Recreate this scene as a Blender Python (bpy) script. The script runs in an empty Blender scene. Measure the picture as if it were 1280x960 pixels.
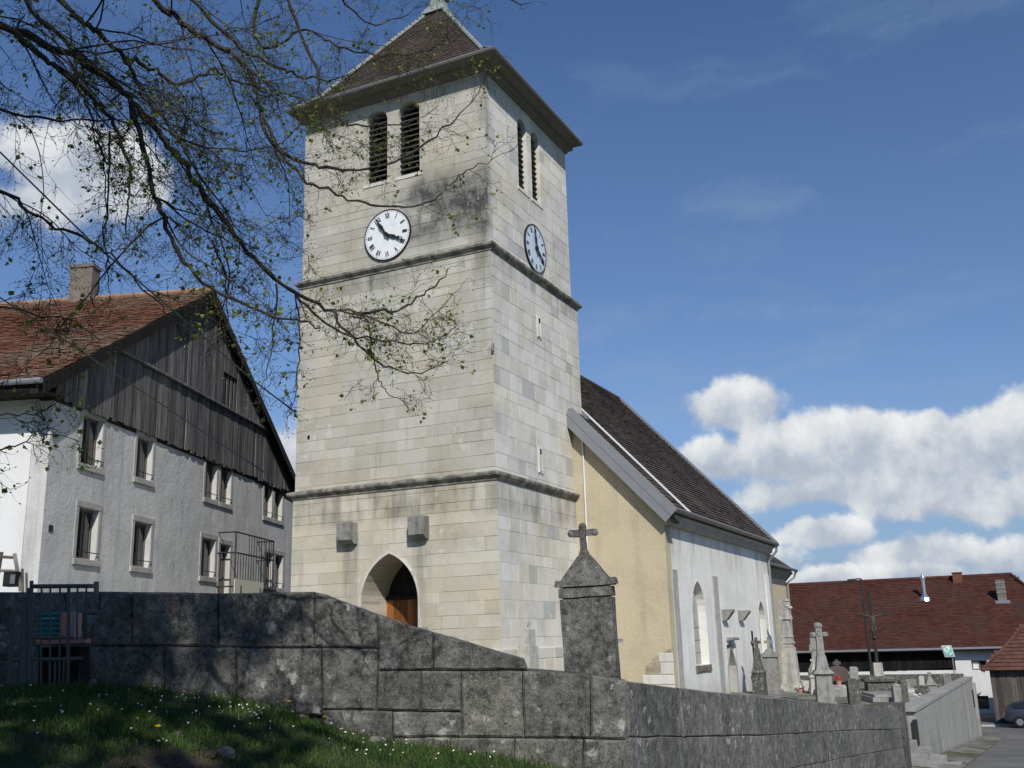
import bpy, bmesh, math, random
import numpy as np
from mathutils import Vector, Matrix
from mathutils import noise as mnoise
R = math.radians
S = bpy.context.scene
COL = S.collection
rng = random.Random(7)

# ------------------------------------------------------------------ camera
F, YAW, PIT, ROL, EYE = 1270.0, R(25.78), R(14.23), R(-1.62), 1.6
FW = Vector((math.cos(YAW)*math.cos(PIT), math.sin(YAW)*math.cos(PIT), math.sin(PIT)))
HD = Vector((math.cos(YAW), math.sin(YAW), 0))            # level heading
RT = Vector((math.sin(YAW), -math.cos(YAW), 0))           # level right
_up = RT.cross(FW)
CR = RT*math.cos(ROL) + _up*math.sin(ROL)
CU = -RT*math.sin(ROL) + _up*math.cos(ROL)
EYEP = Vector((0, 0, EYE))
cd = bpy.data.cameras.new('camera'); cam = bpy.data.objects.new('camera', cd); COL.objects.link(cam)
M = Matrix((CR, CU, -FW)).transposed().to_4x4(); M.translation = EYEP
cam.matrix_world = M
cd.sensor_width = 36; cd.lens = F/1280*36; cd.clip_start = 0.05; cd.clip_end = 20000
S.camera = cam

def sight(x, y): return FW*F + CR*(x-640) - CU*(y-480)
def at(x, y, D):            # point seen there, D metres ahead (level distance along the heading)
    v = sight(x, y); return EYEP + v*(D/v.dot(HD))
def DS(D, s, z=0.0):        # D ahead, s to the right of the camera
    p = HD*D + RT*s; return Vector((p.x, p.y, z))

# ------------------------------------------------------------------ light
SUN_AZ, SUN_EL = R(216), R(38)
sdir = Vector((math.cos(SUN_AZ)*math.cos(SUN_EL), math.sin(SUN_AZ)*math.cos(SUN_EL), math.sin(SUN_EL)))
sl = bpy.data.lights.new('sun', 'SUN'); sun = bpy.data.objects.new('sun', sl); COL.objects.link(sun)
sl.energy = 4.0; sl.angle = R(0.53); sl.color = (1.0, 0.955, 0.88)
sun.rotation_euler = sdir.to_track_quat('Z', 'Y').to_euler()
sun.location = sdir*100
S.view_settings.view_transform = 'Standard'; S.view_settings.look = 'None'
S.view_settings.exposure = 0.0; S.view_settings.gamma = 1.0
S.view_settings.use_curve_mapping = False

# ------------------------------------------------------------------ node helper
class NT:
    def __init__(s, nt): s.nt = nt
    def n(s, t, **kw):
        nd = s.nt.nodes.new(t)
        for k, v in kw.items(): setattr(nd, k, v)
        return nd
    def put(s, sock, v):
        if v is None: return
        if isinstance(v, bpy.types.NodeSocket): s.nt.links.new(v, sock)
        else:
            if isinstance(v, (tuple, list)) and len(v) == 3 and sock.type == 'RGBA': v = (*v, 1)
            sock.default_value = v
    def m(s, op, a, b=None, c=None, clamp=False):
        nd = s.n('ShaderNodeMath', operation=op, use_clamp=clamp)
        s.put(nd.inputs[0], a); s.put(nd.inputs[1], b); s.put(nd.inputs[2], c)
        return nd.outputs[0]
    def v(s, op, a, b=None, sc=None):
        nd = s.n('ShaderNodeVectorMath', operation=op)
        s.put(nd.inputs[0], a); s.put(nd.inputs[1], b)
        if sc is not None: s.put(nd.inputs['Scale'], sc)
        return nd.outputs['Value'] if op in ('DOT_PRODUCT', 'LENGTH', 'DISTANCE') else nd.outputs['Vector']
    def noise(s, scale, detail=4, rough=.6, vec=None, dist=0.0, col=False):
        nd = s.n('ShaderNodeTexNoise'); s.put(nd.inputs['Scale'], scale); s.put(nd.inputs['Detail'], detail)
        s.put(nd.inputs['Roughness'], rough); s.put(nd.inputs['Distortion'], dist); s.put(nd.inputs['Vector'], vec)
        return nd.outputs['Color'] if col else nd.outputs['Fac']
    def voro(s, scale, vec=None, feature='F1', out='Distance', rnd=1.0):
        nd = s.n('ShaderNodeTexVoronoi', feature=feature); s.put(nd.inputs['Scale'], scale); s.put(nd.inputs['Vector'], vec)
        s.put(nd.inputs['Randomness'], rnd)
        return nd.outputs[out]
    def ss(s, x, a, b):      # smooth step a..b
        nd = s.n('ShaderNodeMapRange', interpolation_type='SMOOTHSTEP')
        s.put(nd.inputs[0], x); s.put(nd.inputs[1], a); s.put(nd.inputs[2], b)
        return nd.outputs[0]
    def lin(s, x, a, b, c=0.0, d=1.0):
        nd = s.n('ShaderNodeMapRange'); s.put(nd.inputs[0], x); s.put(nd.inputs[1], a); s.put(nd.inputs[2], b)
        s.put(nd.inputs[3], c); s.put(nd.inputs[4], d); return nd.outputs[0]
    def mix(s, f, a, b, mode='MIX'):
        nd = s.n('ShaderNodeMix', data_type='RGBA', blend_type=mode)
        s.put(nd.inputs['Factor'], f); s.put(nd.inputs[6], a); s.put(nd.inputs[7], b)
        return nd.outputs[2]
    def ramp(s, f, stops, interp='LINEAR'):
        nd = s.n('ShaderNodeValToRGB'); cr = nd.color_ramp; cr.interpolation = interp
        while len(cr.elements) < len(stops): cr.elements.new(.5)
        for e, (p, c) in zip(cr.elements, stops):
            e.position = p; e.color = (*c, 1) if len(c) == 3 else c
        s.put(nd.inputs[0], f); return nd.outputs[0]
    def pos(s): return s.n('ShaderNodeNewGeometry').outputs['Position']
    def xyz(s, v):
        nd = s.n('ShaderNodeSeparateXYZ'); s.put(nd.inputs[0], v); return nd.outputs
    def comb(s, x, y, z):
        nd = s.n('ShaderNodeCombineXYZ')
        for i, q in enumerate((x, y, z)): s.put(nd.inputs[i], q)
        return nd.outputs[0]
    def scl(s, v, sc): return s.v('MULTIPLY', v, sc)
    def rnd(s):              # one random number for each piece: object plus mesh island
        a = s.n('ShaderNodeObjectInfo').outputs['Random']; b = s.n('ShaderNodeNewGeometry').outputs['Random Per Island']
        return s.m('FRACT', s.m('ADD', a, b))

MATS = {}
def mat(name, fn):
    m = bpy.data.materials.new(name); m.use_nodes = True
    t = NT(m.node_tree); m.node_tree.nodes.clear()
    out = t.n('ShaderNodeOutputMaterial'); b = t.n('ShaderNodeBsdfPrincipled')
    t.nt.links.new(b.outputs[0], out.inputs[0])
    def setb(col=None, rough=.85, bump=None, bs=.3, bd=.02, metal=0.0, spec=.25, **kw):
        t.put(b.inputs['Base Color'], col); t.put(b.inputs['Roughness'], rough); t.put(b.inputs['Metallic'], metal)
        t.put(b.inputs['Specular IOR Level'], spec)
        for k, v in kw.items(): t.put(b.inputs[k], v)
        if bump is not None:
            bn = t.n('ShaderNodeBump'); t.put(bn.inputs['Strength'], bs); t.put(bn.inputs['Distance'], bd)
            t.put(bn.inputs['Height'], bump); t.nt.links.new(bn.outputs[0], b.inputs['Normal'])
    fn(t, setb); MATS[name] = m
    return m

# ------------------------------------------------------------------ world: sky with cumulus
w = bpy.data.worlds.new('World'); S.world = w; w.use_nodes = True
w.node_tree.nodes.clear(); t = NT(w.node_tree)
sky = t.n('ShaderNodeTexSky', sky_type='NISHITA', sun_disc=False)
sky.sun_elevation = SUN_EL; sky.sun_rotation = R(90) - SUN_AZ
sky.altitude = 700; sky.air_density = 1.0; sky.dust_density = 0.6; sky.ozone_density = 1.6
dirn = t.v('NORMALIZE', t.n('ShaderNodeTexCoord').outputs['Generated'])
dz = t.xyz(dirn)[2]
wob = t.noise(9, 7, .62, dirn, col=True)
dir2 = t.v('ADD', dirn, t.v('SCALE', t.v('SUBTRACT', wob, (.5, .5, .5)), sc=.055))
fine = t.noise(30, 6, .6, dirn)
billow = t.voro(26, dir2)
# (x, y) of the photo's clouds turned into directions; half sizes in radians
CL = [(925,508,.058,.032,1.05),(900,572,.050,.024,1.0),(1000,562,.080,.042,1.1),(1080,566,.075,.040,1.1),(1150,592,.09,.046,1.0),
      (1160,545,.034,.028,1.1),(1212,560,.042,.040,1.1),(1276,542,.060,.044,1.2),(1400,540,.14,.07,1.0),(1050,612,.11,.022,.9),(1230,622,.13,.026,.8),
      (1030,668,.055,.018,.95),(1150,692,.08,.020,.7),(1262,690,.06,.020,.75),(925,700,.07,.018,.6),(1090,722,.16,.014,.7),
      (85,205,.080,.048,1.0),(150,235,.070,.035,.8),(60,255,.09,.025,.6),(355,585,.03,.05,.7),(250,650,.16,.03,.7),(-150,500,.2,.06,.9)]
dens = None; shade = None; wsum = None
for (x, y, ra, rb, amp) in CL:
    c = sight(x, y).normalized(); ta = c.cross(Vector((0, 0, 1))).normalized(); tb = ta.cross(c)
    a = t.m('DIVIDE', t.v('DOT_PRODUCT', dir2, tuple(ta)), ra); bb = t.m('DIVIDE', t.v('DOT_PRODUCT', dir2, tuple(tb)), rb)
    d = t.m('SUBTRACT', 1.0, t.m('SQRT', t.m('ADD', t.m('MULTIPLY', a, a), t.m('MULTIPLY', bb, bb))))
    d = t.m('MULTIPLY', d, amp)
    front = t.m('GREATER_THAN', t.v('DOT_PRODUCT', dirn, tuple(c)), 0.3)
    d = t.m('SUBTRACT', d, t.m('MULTIPLY', t.m('SUBTRACT', 1.0, front), 9))
    wgt = t.m('POWER', t.m('MAXIMUM', t.m('ADD', d, .45), .001), 4); wb = t.m('MULTIPLY', wgt, bb)
    dens = d if dens is None else t.m('SMOOTH_MAX', dens, d, .10)
    shade = wb if shade is None else t.m('ADD', shade, wb); wsum = wgt if wsum is None else t.m('ADD', wsum, wgt)
shade = t.m('DIVIDE', shade, t.m('MAXIMUM', wsum, .0001))
# the same fair-weather cumulus go on round the rest of the sky, low down
low = t.noise(5, 5, .55, t.v('MULTIPLY', dirn, (1, 1, 2.6)))
inview = t.m('GREATER_THAN', t.v('DOT_PRODUCT', dirn, tuple(FW)), .78)
band = t.m('SUBTRACT', t.m('MULTIPLY', t.m('SUBTRACT', low, .56), 5.0), t.m('MULTIPLY', t.ss(dz, .15, .5), .9))
band = t.m('SUBTRACT', band, t.m('MULTIPLY', inview, 5))
dens = t.m('MAXIMUM', dens, band)
dn = t.m('ADD', dens, t.m('ADD', t.m('MULTIPLY', t.m('SUBTRACT', fine, .5), .72), t.m('MULTIPLY', t.m('SUBTRACT', .45, billow), .25)))
alpha = t.ss(dn, 0.01, 0.36)
lit = t.m('ADD', t.m('MULTIPLY', shade, .50), t.m('ADD', t.m('MULTIPLY', t.m('SUBTRACT', fine, .5), 1.5), t.m('MULTIPLY', t.m('SUBTRACT', .40, billow), .55)))
ccol = t.ramp(t.lin(lit, -.75, .50), [(0, (4.3, 4.95, 6.1)), (.38, (5.9, 6.4, 7.3)), (.66, (8.2, 8.5, 8.8)), (1, (10.4, 10.5, 10.4))])
skyc = t.mix(1.0, sky.outputs[0], (.92, 1.0, 1.06), 'MULTIPLY')
hz = t.ss(dz, .30, .02)
skyc = t.mix(t.m('MULTIPLY', hz, .75), skyc, (3.7, 4.35, 5.3))
veil = t.m('MULTIPLY', t.ss(t.noise(3.2, 7, .62, t.v('ADD', t.v('MULTIPLY', dirn, (1, 1, 5)), t.v('SCALE', wob, sc=.25))), .50, .74), t.lin(dz, .65, .12, .10, .42))
skyc = t.mix(veil, skyc, (4.2, 4.7, 5.4))
skyc = t.mix(1.0, skyc, (.80, .985, 1.22), 'MULTIPLY')
skyc = t.mix(t.lin(dz, .62, .30, 0.0, .13), skyc, (3.9, 4.2, 4.7))
bg = t.n('ShaderNodeBackground'); t.put(bg.inputs[0], t.mix(t.m('MULTIPLY', alpha, .93), skyc, ccol)); bg.inputs[1].default_value = 0.085
wo = t.n('ShaderNodeOutputWorld'); t.nt.links.new(bg.outputs[0], wo.inputs[0])

# ------------------------------------------------------------------ mesh helpers
class MB:
    def __init__(s): s.v = []; s.f = []; s.mi = []
    def add(s, vs, fs, mi=0):
        o = len(s.v); s.v += [tuple(p) for p in vs]; s.f += [tuple(i+o for i in f) for f in fs]; s.mi += [mi]*len(fs); return s
    def box(s, o, ex, ey, ez, mi=0):      # corner o, three edge vectors
        o, ex, ey, ez = map(Vector, (o, ex, ey, ez))
        vs = [o, o+ex, o+ex+ey, o+ey, o+ez, o+ex+ez, o+ex+ey+ez, o+ey+ez]
        return s.add(vs, [(0,3,2,1),(4,5,6,7),(0,1,5,4),(1,2,6,5),(2,3,7,6),(3,0,4,7)], mi)
    def abox(s, x0, x1, y0, y1, z0, z1, mi=0): return s.box((x0,y0,z0),(x1-x0,0,0),(0,y1-y0,0),(0,0,z1-z0), mi)
    def taper(s, c, w0, d0, w1, d1, z0, z1, ax=(1,0,0), ay=(0,1,0), sh=(0,0), mi=0):   # tapering block about the vertical through c
        c = Vector(c); ax = Vector(ax); ay = Vector(ay); vs = []
        for w, d, z, k in ((w0,d0,z0,0),(w1,d1,z1,1)):
            for a, b in ((-1,-1),(1,-1),(1,1),(-1,1)):
                vs.append(c + ax*(a*w/2 + k*sh[0]) + ay*(b*d/2 + k*sh[1]) + Vector((0,0,z)))
        return s.add(vs, [(3,2,1,0),(4,5,6,7),(0,1,5,4),(1,2,6,5),(2,3,7,6),(3,0,4,7)], mi)
    def prism(s, poly, o, ea, eb, en, t0, t1, bev=0.0, mi=0):  # polygon (a,b) swept from t0 to t1 along en
        o, ea, eb, en = map(Vector, (o, ea, eb, en)); n = len(poly)
        P = lambda a, b, h: o + ea*a + eb*b + en*h
        vs = [P(a, b, t0) for a, b in poly]
        if bev > 0:
            cx = sum(p[0] for p in poly)/n; cy = sum(p[1] for p in poly)/n
            vs += [P(a, b, t1-bev) for a, b in poly]
            vs += [P(a - math.copysign(min(bev, abs(a-cx)*.4), a-cx), b - math.copysign(min(bev, abs(b-cy)*.4), b-cy), t1) for a, b in poly]
            k = 3
        else: vs += [P(a, b, t1) for a, b in poly]; k = 2
        fs = [tuple(range(n-1, -1, -1)), tuple(range((k-1)*n, k*n))]
        for r in range(k-1):
            for i in range(n):
                j = (i+1) % n; fs.append((r*n+i, r*n+j, (r+1)*n+j, (r+1)*n+i))
        return s.add(vs, fs, mi)
    def tube(s, pts, rad, n=6, cap=True, mi=0):
        pts = [Vector(p) for p in pts]; k = len(pts)
        if not hasattr(rad, '__len__'): rad = [rad]*k
        up = None; vs = []
        for i, p in enumerate(pts):
            d = (pts[min(i+1, k-1)] - pts[max(i-1, 0)])
            if d.length < 1e-9: d = Vector((0,0,1))
            d.normalize()
            if up is None: up = d.orthogonal().normalized()
            up = (up - d*up.dot(d))
            if up.length < 1e-6: up = d.orthogonal()
            up.normalize(); sd = d.cross(up)
            for j in range(n):
                a = 2*math.pi*j/n; vs.append(p + (up*math.cos(a) + sd*math.sin(a))*rad[i])
        fs = [(i*n+j, i*n+(j+1) % n, (i+1)*n+(j+1) % n, (i+1)*n+j) for i in range(k-1) for j in range(n)]
        if cap: fs += [tuple(range(n-1, -1, -1)), tuple(range((k-1)*n, k*n))]
        return s.add(vs, fs, mi)
    def lathe(s, c, prof, n=16, mi=0):    # (r, z) rings about the vertical
        c = Vector(c); vs = []
        for r, z in prof:
            for j in range(n):
                a = 2*math.pi*j/n; vs.append(c + Vector((r*math.cos(a), r*math.sin(a), z)))
        k = len(prof)
        fs = [(i*n+j, i*n+(j+1) % n, (i+1)*n+(j+1) % n, (i+1)*n+j) for i in range(k-1) for j in range(n)]
        fs += [tuple(range(n-1, -1, -1)), tuple(range((k-1)*n, k*n))]
        return s.add(vs, fs, mi)
    def build(s, name, mats, parent=None, smooth=False, recalc=True, label=None, kind=None):
        if not isinstance(mats, (list, tuple)): mats = [mats]
        va = np.array(s.v, dtype=float); c = (va.min(0)+va.max(0))/2; c[2] = va[:, 2].min()
        me = bpy.data.meshes.new(name); me.from_pydata((va-c).tolist(), [], s.f)
        for q in mats: me.materials.append(MATS[q] if isinstance(q, str) else q)
        if len(mats) > 1: me.polygons.foreach_set('material_index', s.mi)
        if recalc:
            bm = bmesh.new(); bm.from_mesh(me); bmesh.ops.recalc_face_normals(bm, faces=bm.faces); bm.to_mesh(me); bm.free()
        if smooth: me.polygons.foreach_set('use_smooth', [True]*len(me.polygons))
        me.update()
        return link(name, me, c, parent, label, kind)
def wloc(o):
    p = Vector(o.location)
    while o.parent: o = o.parent; p += Vector(o.location)
    return p
def link(name, me, c, parent=None, label=None, kind=None):
    ob = bpy.data.objects.new(name, me); COL.objects.link(ob); c = Vector(c)
    if parent is not None: ob.parent = parent; c = c - wloc(parent)
    ob.location = c
    if label: ob['label'] = label
    if kind: ob['kind'] = kind
    return ob
def thing(name, loc, label, cat, group=None):
    o = bpy.data.objects.new(name, None); COL.objects.link(o); o.location = loc; o.empty_display_size = .2
    o['label'] = label; o['category'] = cat
    if group: o['group'] = group
    return o
def tag(o, label, cat, group=None):
    o['label'] = label; o['category'] = cat
    if group: o['group'] = group
    return o

def rough_mesh(ob, cuts, amp, scale, seed=0):     # weathered faces: subdivide and push by noise
    bm = bmesh.new(); bm.from_mesh(ob.data)
    bmesh.ops.subdivide_edges(bm, edges=bm.edges, cuts=cuts, use_grid_fill=True)
    o = wloc(ob)
    for v in bm.verts:
        q = (v.co + o)*scale + Vector((seed, 0, 0))
        v.co += Vector((mnoise.noise(q), mnoise.noise(q+Vector((9,3,1))), mnoise.noise(q+Vector((4,8,2)))))*amp
    bm.to_mesh(ob.data); bm.free()

def tiles(name, O, eu, ev, L, H, tw, th, mats, parent, inside=None, thick=.018, lift=.03, jit=.006, seed=1, flare=None):
    """overlapping roof tiles, all real pieces in one mesh: O eave corner, eu along the eave, ev up the slope"""
    r = random.Random(seed); O = Vector(O); eu = Vector(eu).normalized(); ev = Vector(ev).normalized(); en = eu.cross(ev)
    if en.z < 0: en = -en
    mb = MB(); rows = int(H/th)
    for j in range(rows+1):
        v0 = j*th; off = (j % 2)*tw/2 - tw; n = int(L/tw)+3
        for i in range(n):
            u0 = off + i*tw + .004; u1 = u0 + tw - .008
            u0 = max(u0, 0); u1 = min(u1, L)
            if u1-u0 < .03: continue
            uc = (u0+u1)/2; v1 = min(v0+th*1.5, H)
            if v1-v0 < .03: continue
            if inside and not inside(uc, v0+th*.5): continue
            a = r.uniform(0, jit); k = r.uniform(-.003, .003)
            vb = v0 + r.uniform(-jit, jit)
            sg = .020*mnoise.noise((O+eu*uc+ev*v0)*.45) + (.02 if r.random() < .01 else 0); a += sg
            b = O+eu*u0+ev*vb+en*(lift+a); c = O+eu*u1+ev*vb+en*(lift+a+k)
            d = O+eu*u1+ev*v1+en*(.004+sg); e = O+eu*u0+ev*v1+en*(.004+sg)
            dn_ = en*thick
            mb.add([b-dn_, c-dn_, c, b, d, e], [(0,1,2,3), (3,2,4,5), (0,3,5), (1,4,2)])
    return mb.build(name, mats, parent, recalc=False, kind='stuff')
# ------------------------------------------------------------------ materials
def limestone(c0, c1, c2, stain=.55, grey=None):
    def fn(t, b):
        p = t.pos(); x, y, z = t.xyz(p)
        col = t.ramp(t.rnd(), [(0, c0), (.45, c1), (.80, c2), (.90, c1)] + ([(.93, grey), (1, grey)] if grey else []))
        n1 = t.noise(.9, 5, .6, p); n2 = t.noise(7, 5, .65, p)
        col = t.mix(t.m('MULTIPLY', t.ss(n1, .45, .75), .35), col, (.33, .30, .22))
        w1 = t.noise(.42, 6, .62, p); w2 = t.noise(.6, 6, .66, t.v('ADD', p, (31, 7, 3)))
        col = t.mix(t.m('MULTIPLY', t.ss(w1, .46, .62), .45), col, t.mix(1.0, col, (.98, .90, .74), 'MULTIPLY'))     # warm ochre patches
        col = t.mix(t.m('MULTIPLY', t.ss(w2, .50, .66), .55), col, t.mix(1.0, col, (.74, .75, .76), 'MULTIPLY'))     # grey weathered patches
        col = t.mix(t.m('MULTIPLY', t.ss(t.noise(2.6, 4, .7, t.v('ADD', p, (3, 17, 9))), .62, .68), .5), col, (.66, .645, .60))   # pale repairs
        st = t.noise(1.0, 5, .62, t.v('MULTIPLY', p, (3.2, 3.2, .35)))          # streaks run down
        # soot and lichen under the belfry sills, below each string course and under the eaves
        def zone(z0, z1): return t.m('MULTIPLY', t.ss(z, z0, z0+.5), t.ss(z, z1+.02, z1-.15))
        below = t.m('ADD', t.m('ADD', t.m('MULTIPLY', zone(4.75, 5.9), .62), t.m('MULTIPLY', zone(11.7, 12.5), .55)), t.m('MULTIPLY', zone(17.3, 18.4), .25))
        belf = t.m('MULTIPLY', t.m('MULTIPLY', t.ss(z, 12.6, 13.6), t.ss(z, 15.7, 14.6)), t.m('ADD', t.m('MULTIPLY', t.ss(y, 15.5, 14.6), t.ss(x, 24.6, 24.3)), .16))
        dark = t.m('ADD', t.m('MULTIPLY', below, t.ss(t.m('ADD', t.m('MULTIPLY', st, .45), t.m('MULTIPLY', t.noise(1.1, 6, .66, t.v('MULTIPLY', p, (1, 1, .7))), .55)), .40, .62)), t.m('MULTIPLY', belf, t.lin(t.noise(1.6, 5, .65, t.v('MULTIPLY', p, (1, 1, .8))), .28, .64, .08, 1.0)))
        drip = t.m('MULTIPLY', t.m('MULTIPLY', t.m('ADD', t.ss(t.m('ABSOLUTE', t.m('SUBTRACT', y, 16.88)), .34, .20), t.ss(t.m('ABSOLUTE', t.m('SUBTRACT', y, 14.53)), .36, .22)), t.m('MULTIPLY', t.ss(z, 1.2, 4.4), t.ss(z, 4.75, 4.7))), t.m('MULTIPLY', t.ss(x, 24.5, 24.3), t.ss(t.noise(1.0, 4, .6, t.v('MULTIPLY', p, (3, 3.2, .3))), .30, .62)))
        corner = t.m('MULTIPLY', t.m('MULTIPLY', t.ss(y, 12.95, 12.3), t.ss(x, 24.5, 24.3)), t.m('MULTIPLY', t.ss(z, 7.5, 12.2), t.ss(st, .38, .56)))
        dark = t.m('ADD', dark, t.m('ADD', t.m('MULTIPLY', t.ss(st, .56, .76), .30), t.m('ADD', t.m('MULTIPLY', corner, .40), t.m('MULTIPLY', drip, .55))))
        col = t.mix(t.m('MULTIPLY', dark, stain, clamp=True), col, (.085, .085, .082))
        col = t.mix(t.m('MULTIPLY', t.ss(n2, .62, .74), .5), col, (.20, .19, .17))
        col = t.mix(t.m('MULTIPLY', t.ss(t.noise(14, 3, .5, p), .66, .72), .5), col, (.62, .60, .55))
        b(col, .9, t.m('ADD', n2, t.m('MULTIPLY', t.noise(40, 3, .6, p), .4)), .5, .02, spec=.15)
    return fn
mat('limestone', limestone((.45,.430,.372), (.485,.465,.405), (.545,.525,.468), .95))
mat('pale_limestone', limestone((.585,.565,.515), (.635,.615,.565), (.70,.685,.635), .7, (.47,.47,.455)))
mat('cream_limestone', limestone((.50,.465,.375), (.545,.51,.415), (.60,.565,.475), .9))
mat('cream_mortar', limestone((.41,.385,.315), (.43,.40,.33), (.45,.42,.35), .7))
mat('mortar', limestone((.36,.34,.295), (.38,.36,.31), (.40,.38,.33), .7))
mat('pale_mortar', limestone((.42,.40,.36), (.45,.43,.39), (.48,.46,.42), .5))
mat('cornice_stone', lambda t, b: (lambda p: b(t.mix(t.ss(t.noise(3, 5, .65, p), .40, .62), (.13,.125,.11), (.34,.32,.27)), .9, t.noise(20, 4, .6, p), .5, .03))(t.pos()))

def plaster(c, c2, dirt, scale=1.2, streak=.5, rough_b=.4, bs=12, bd=.02, foot=None, head=None):
    def fn(t, b):
        p = t.pos(); z = t.xyz(p)[2]
        n1 = t.noise(scale, 6, .6, p); st = t.noise(1.0, 5, .6, t.v('MULTIPLY', p, (2.2, 2.2, .22)))
        col = t.mix(t.ss(n1, .4, .68), c, c2)
        col = t.mix(t.m('MULTIPLY', t.ss(st, .5, .72), streak), col, dirt)
        if foot is not None:
            f = t.m('ADD', z, t.m('MULTIPLY', t.noise(1.6, 5, .6, p), 1.5))
            col = t.mix(t.m('MULTIPLY', t.ss(f, foot+1.6, foot+.4), .7), col, dirt)
        if head is not None:
            hz_ = t.m('MULTIPLY', t.ss(z, head-1.9, head), t.ss(t.noise(1.0, 6, .65, t.v('MULTIPLY', p, (1.6, 1.6, .30))), .46, .66))
            col = t.mix(t.m('MULTIPLY', hz_, .75), col, dirt)
        col = t.mix(t.m('MULTIPLY', t.ss(t.noise(22, 3, .5, p), .66, .75), .3), col, dirt)
        b(col, .92, t.m('ADD', t.noise(bs, 5, .65, p), t.m('MULTIPLY', t.noise(2.2, 3, .5, p), 1.2)), rough_b, bd, spec=.1)
    return fn
mat('white_plaster', plaster((.77,.755,.715), (.70,.685,.635), (.42,.405,.365), 1.0, .38, .5, 10, .03, foot=-.2, head=4.9))
mat('cream_plaster', plaster((.52,.45,.315), (.455,.39,.27), (.34,.29,.205), .9, .40, .5, 12, .03, foot=-.4, head=7.5))
mat('roughcast', plaster((.58,.575,.555), (.49,.485,.47), (.29,.28,.26), 1.2, .5, .55, 9, .03))
mat('barn_plaster', plaster((.72,.72,.71), (.66,.66,.65), (.5,.49,.46), 1.0, .2, .3, 8, .02))
mat('dressed_stone', plaster((.42,.41,.38), (.34,.33,.30), (.20,.19,.18), 3, .4, .4, 20, .02))
mat('concrete', plaster((.33,.325,.30), (.26,.255,.235), (.15,.15,.14), .8, .6, .4, 18, .02))
mat('pale_stone', plaster((.47,.455,.41), (.35,.338,.30), (.19,.185,.17), 5, .65, .5, 24, .03))
mat('grey_stone', plaster((.29,.285,.265), (.20,.195,.18), (.085,.085,.08), 6, .6, .5, 24, .03))

def lichen(c0, c1, c2, fleck, fl=.62, dk=.5):      # weathered dark stone with lichen blotches
    def fn(t, b):
        p = t.pos(); r = t.rnd()
        n1 = t.noise(1.7, 6, .68, p); n2 = t.noise(9, 6, .72, p); n3 = t.noise(26, 5, .75, p); n4 = t.noise(58, 3, .7, p)
        st = t.noise(1.0, 6, .65, t.v('MULTIPLY', p, (5, 5, .5)))
        col = t.ramp(t.m('ADD', t.m('MULTIPLY', n1, .50), t.m('ADD', t.m('MULTIPLY', t.m('SUBTRACT', n2, .40), .95), t.m('MULTIPLY', t.m('SUBTRACT', n3, .36), .75))), [(.28, c0), (.48, c1), (.68, c2)])
        col = t.mix(t.m('MULTIPLY', t.ss(st, .5, .68), dk), col, c0)
        v = t.voro(6.5, t.v('ADD', p, t.v('SCALE', t.noise(12, 3, .6, p, col=True), sc=.16)))
        sp = t.m('MULTIPLY', t.ss(v, .33, .16), t.ss(t.noise(1.3, 3, .5, p), .46, .60))
        col = t.mix(t.m('MULTIPLY', sp, .75), col, fleck)
        sp2 = t.ss(n2, fl, fl+.07)
        col = t.mix(t.m('MULTIPLY', sp2, .6), col, fleck)
        col = t.mix(t.ss(n3, .57, .66), col, t.mix(1.0, col, (.28,.28,.27), 'MULTIPLY'))
        col = t.mix(t.m('MULTIPLY', t.ss(n4, .60, .68), .55), col, fleck)
        col = t.mix(t.m('MULTIPLY', t.ss(t.noise(44, 3, .7, t.v('ADD', p, (5, 2, 8))), .60, .67), .8), col, c0)
        col = t.mix(1.0, col, t.ramp(r, [(0, (.82,.82,.82)), (.5, (1,1,1)), (1, (1.18,1.17,1.12))]), 'MULTIPLY')
        b(col, .95, t.m('ADD', t.m('ADD', n2, t.m('MULTIPLY', n3, .5)), t.m('MULTIPLY', sp, .25)), .9, .03, spec=.1)
    return fn
mat('road_wall_stone', lichen((.075,.075,.070), (.165,.162,.15), (.265,.26,.24), (.44,.435,.40), .62, .35))
mat('wall_stone', lichen((.052,.051,.047), (.140,.137,.125), (.242,.236,.214), (.42,.415,.38)))
mat('joint', lichen((.03,.03,.028), (.065,.063,.058), (.11,.108,.1), (.2,.2,.18)))
mat('grave_stone', lichen((.05,.05,.046), (.13,.127,.115), (.22,.212,.19), (.42,.41,.36), .60))
mat('speckled_stone', lichen((.045,.045,.042), (.145,.142,.132), (.25,.245,.225), (.36,.355,.32), .64))

def tile_mat(cols, lichen_c=None, lf=.3, rough=.8):
    def fn(t, b):
        p = t.pos(); col = t.ramp(t.rnd(), cols)
        n = t.noise(.55, 5, .6, p); n2 = t.noise(14, 4, .6, p)
        col = t.mix(1.0, col, t.ramp(n, [(.3, (.78,.78,.78)), (.7, (1.15,1.13,1.1))]), 'MULTIPLY')
        if lichen_c: col = t.mix(t.m('MULTIPLY', t.ss(t.m('ADD', t.m('MULTIPLY', n, .6), t.m('MULTIPLY', n2, .5)), .50, .66), lf), col, lichen_c)
        b(col, rough, n2, .35, .01, spec=.2)
    return fn
mat('brown_tile', tile_mat([(0, (.042,.033,.029)), (.4, (.064,.050,.043)), (.8, (.090,.067,.055)), (1, (.060,.052,.048))], (.15,.13,.10), .25))
mat('slate', tile_mat([(0, (.035,.034,.036)), (.6, (.06,.058,.058)), (1, (.085,.08,.078))], (.14,.135,.12), .25))
mat('clay_tile', tile_mat([(0, (.18,.085,.055)), (.35, (.26,.118,.075)), (.7, (.34,.16,.10)), (1, (.25,.165,.12))], (.27,.24,.19), .85))
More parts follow.
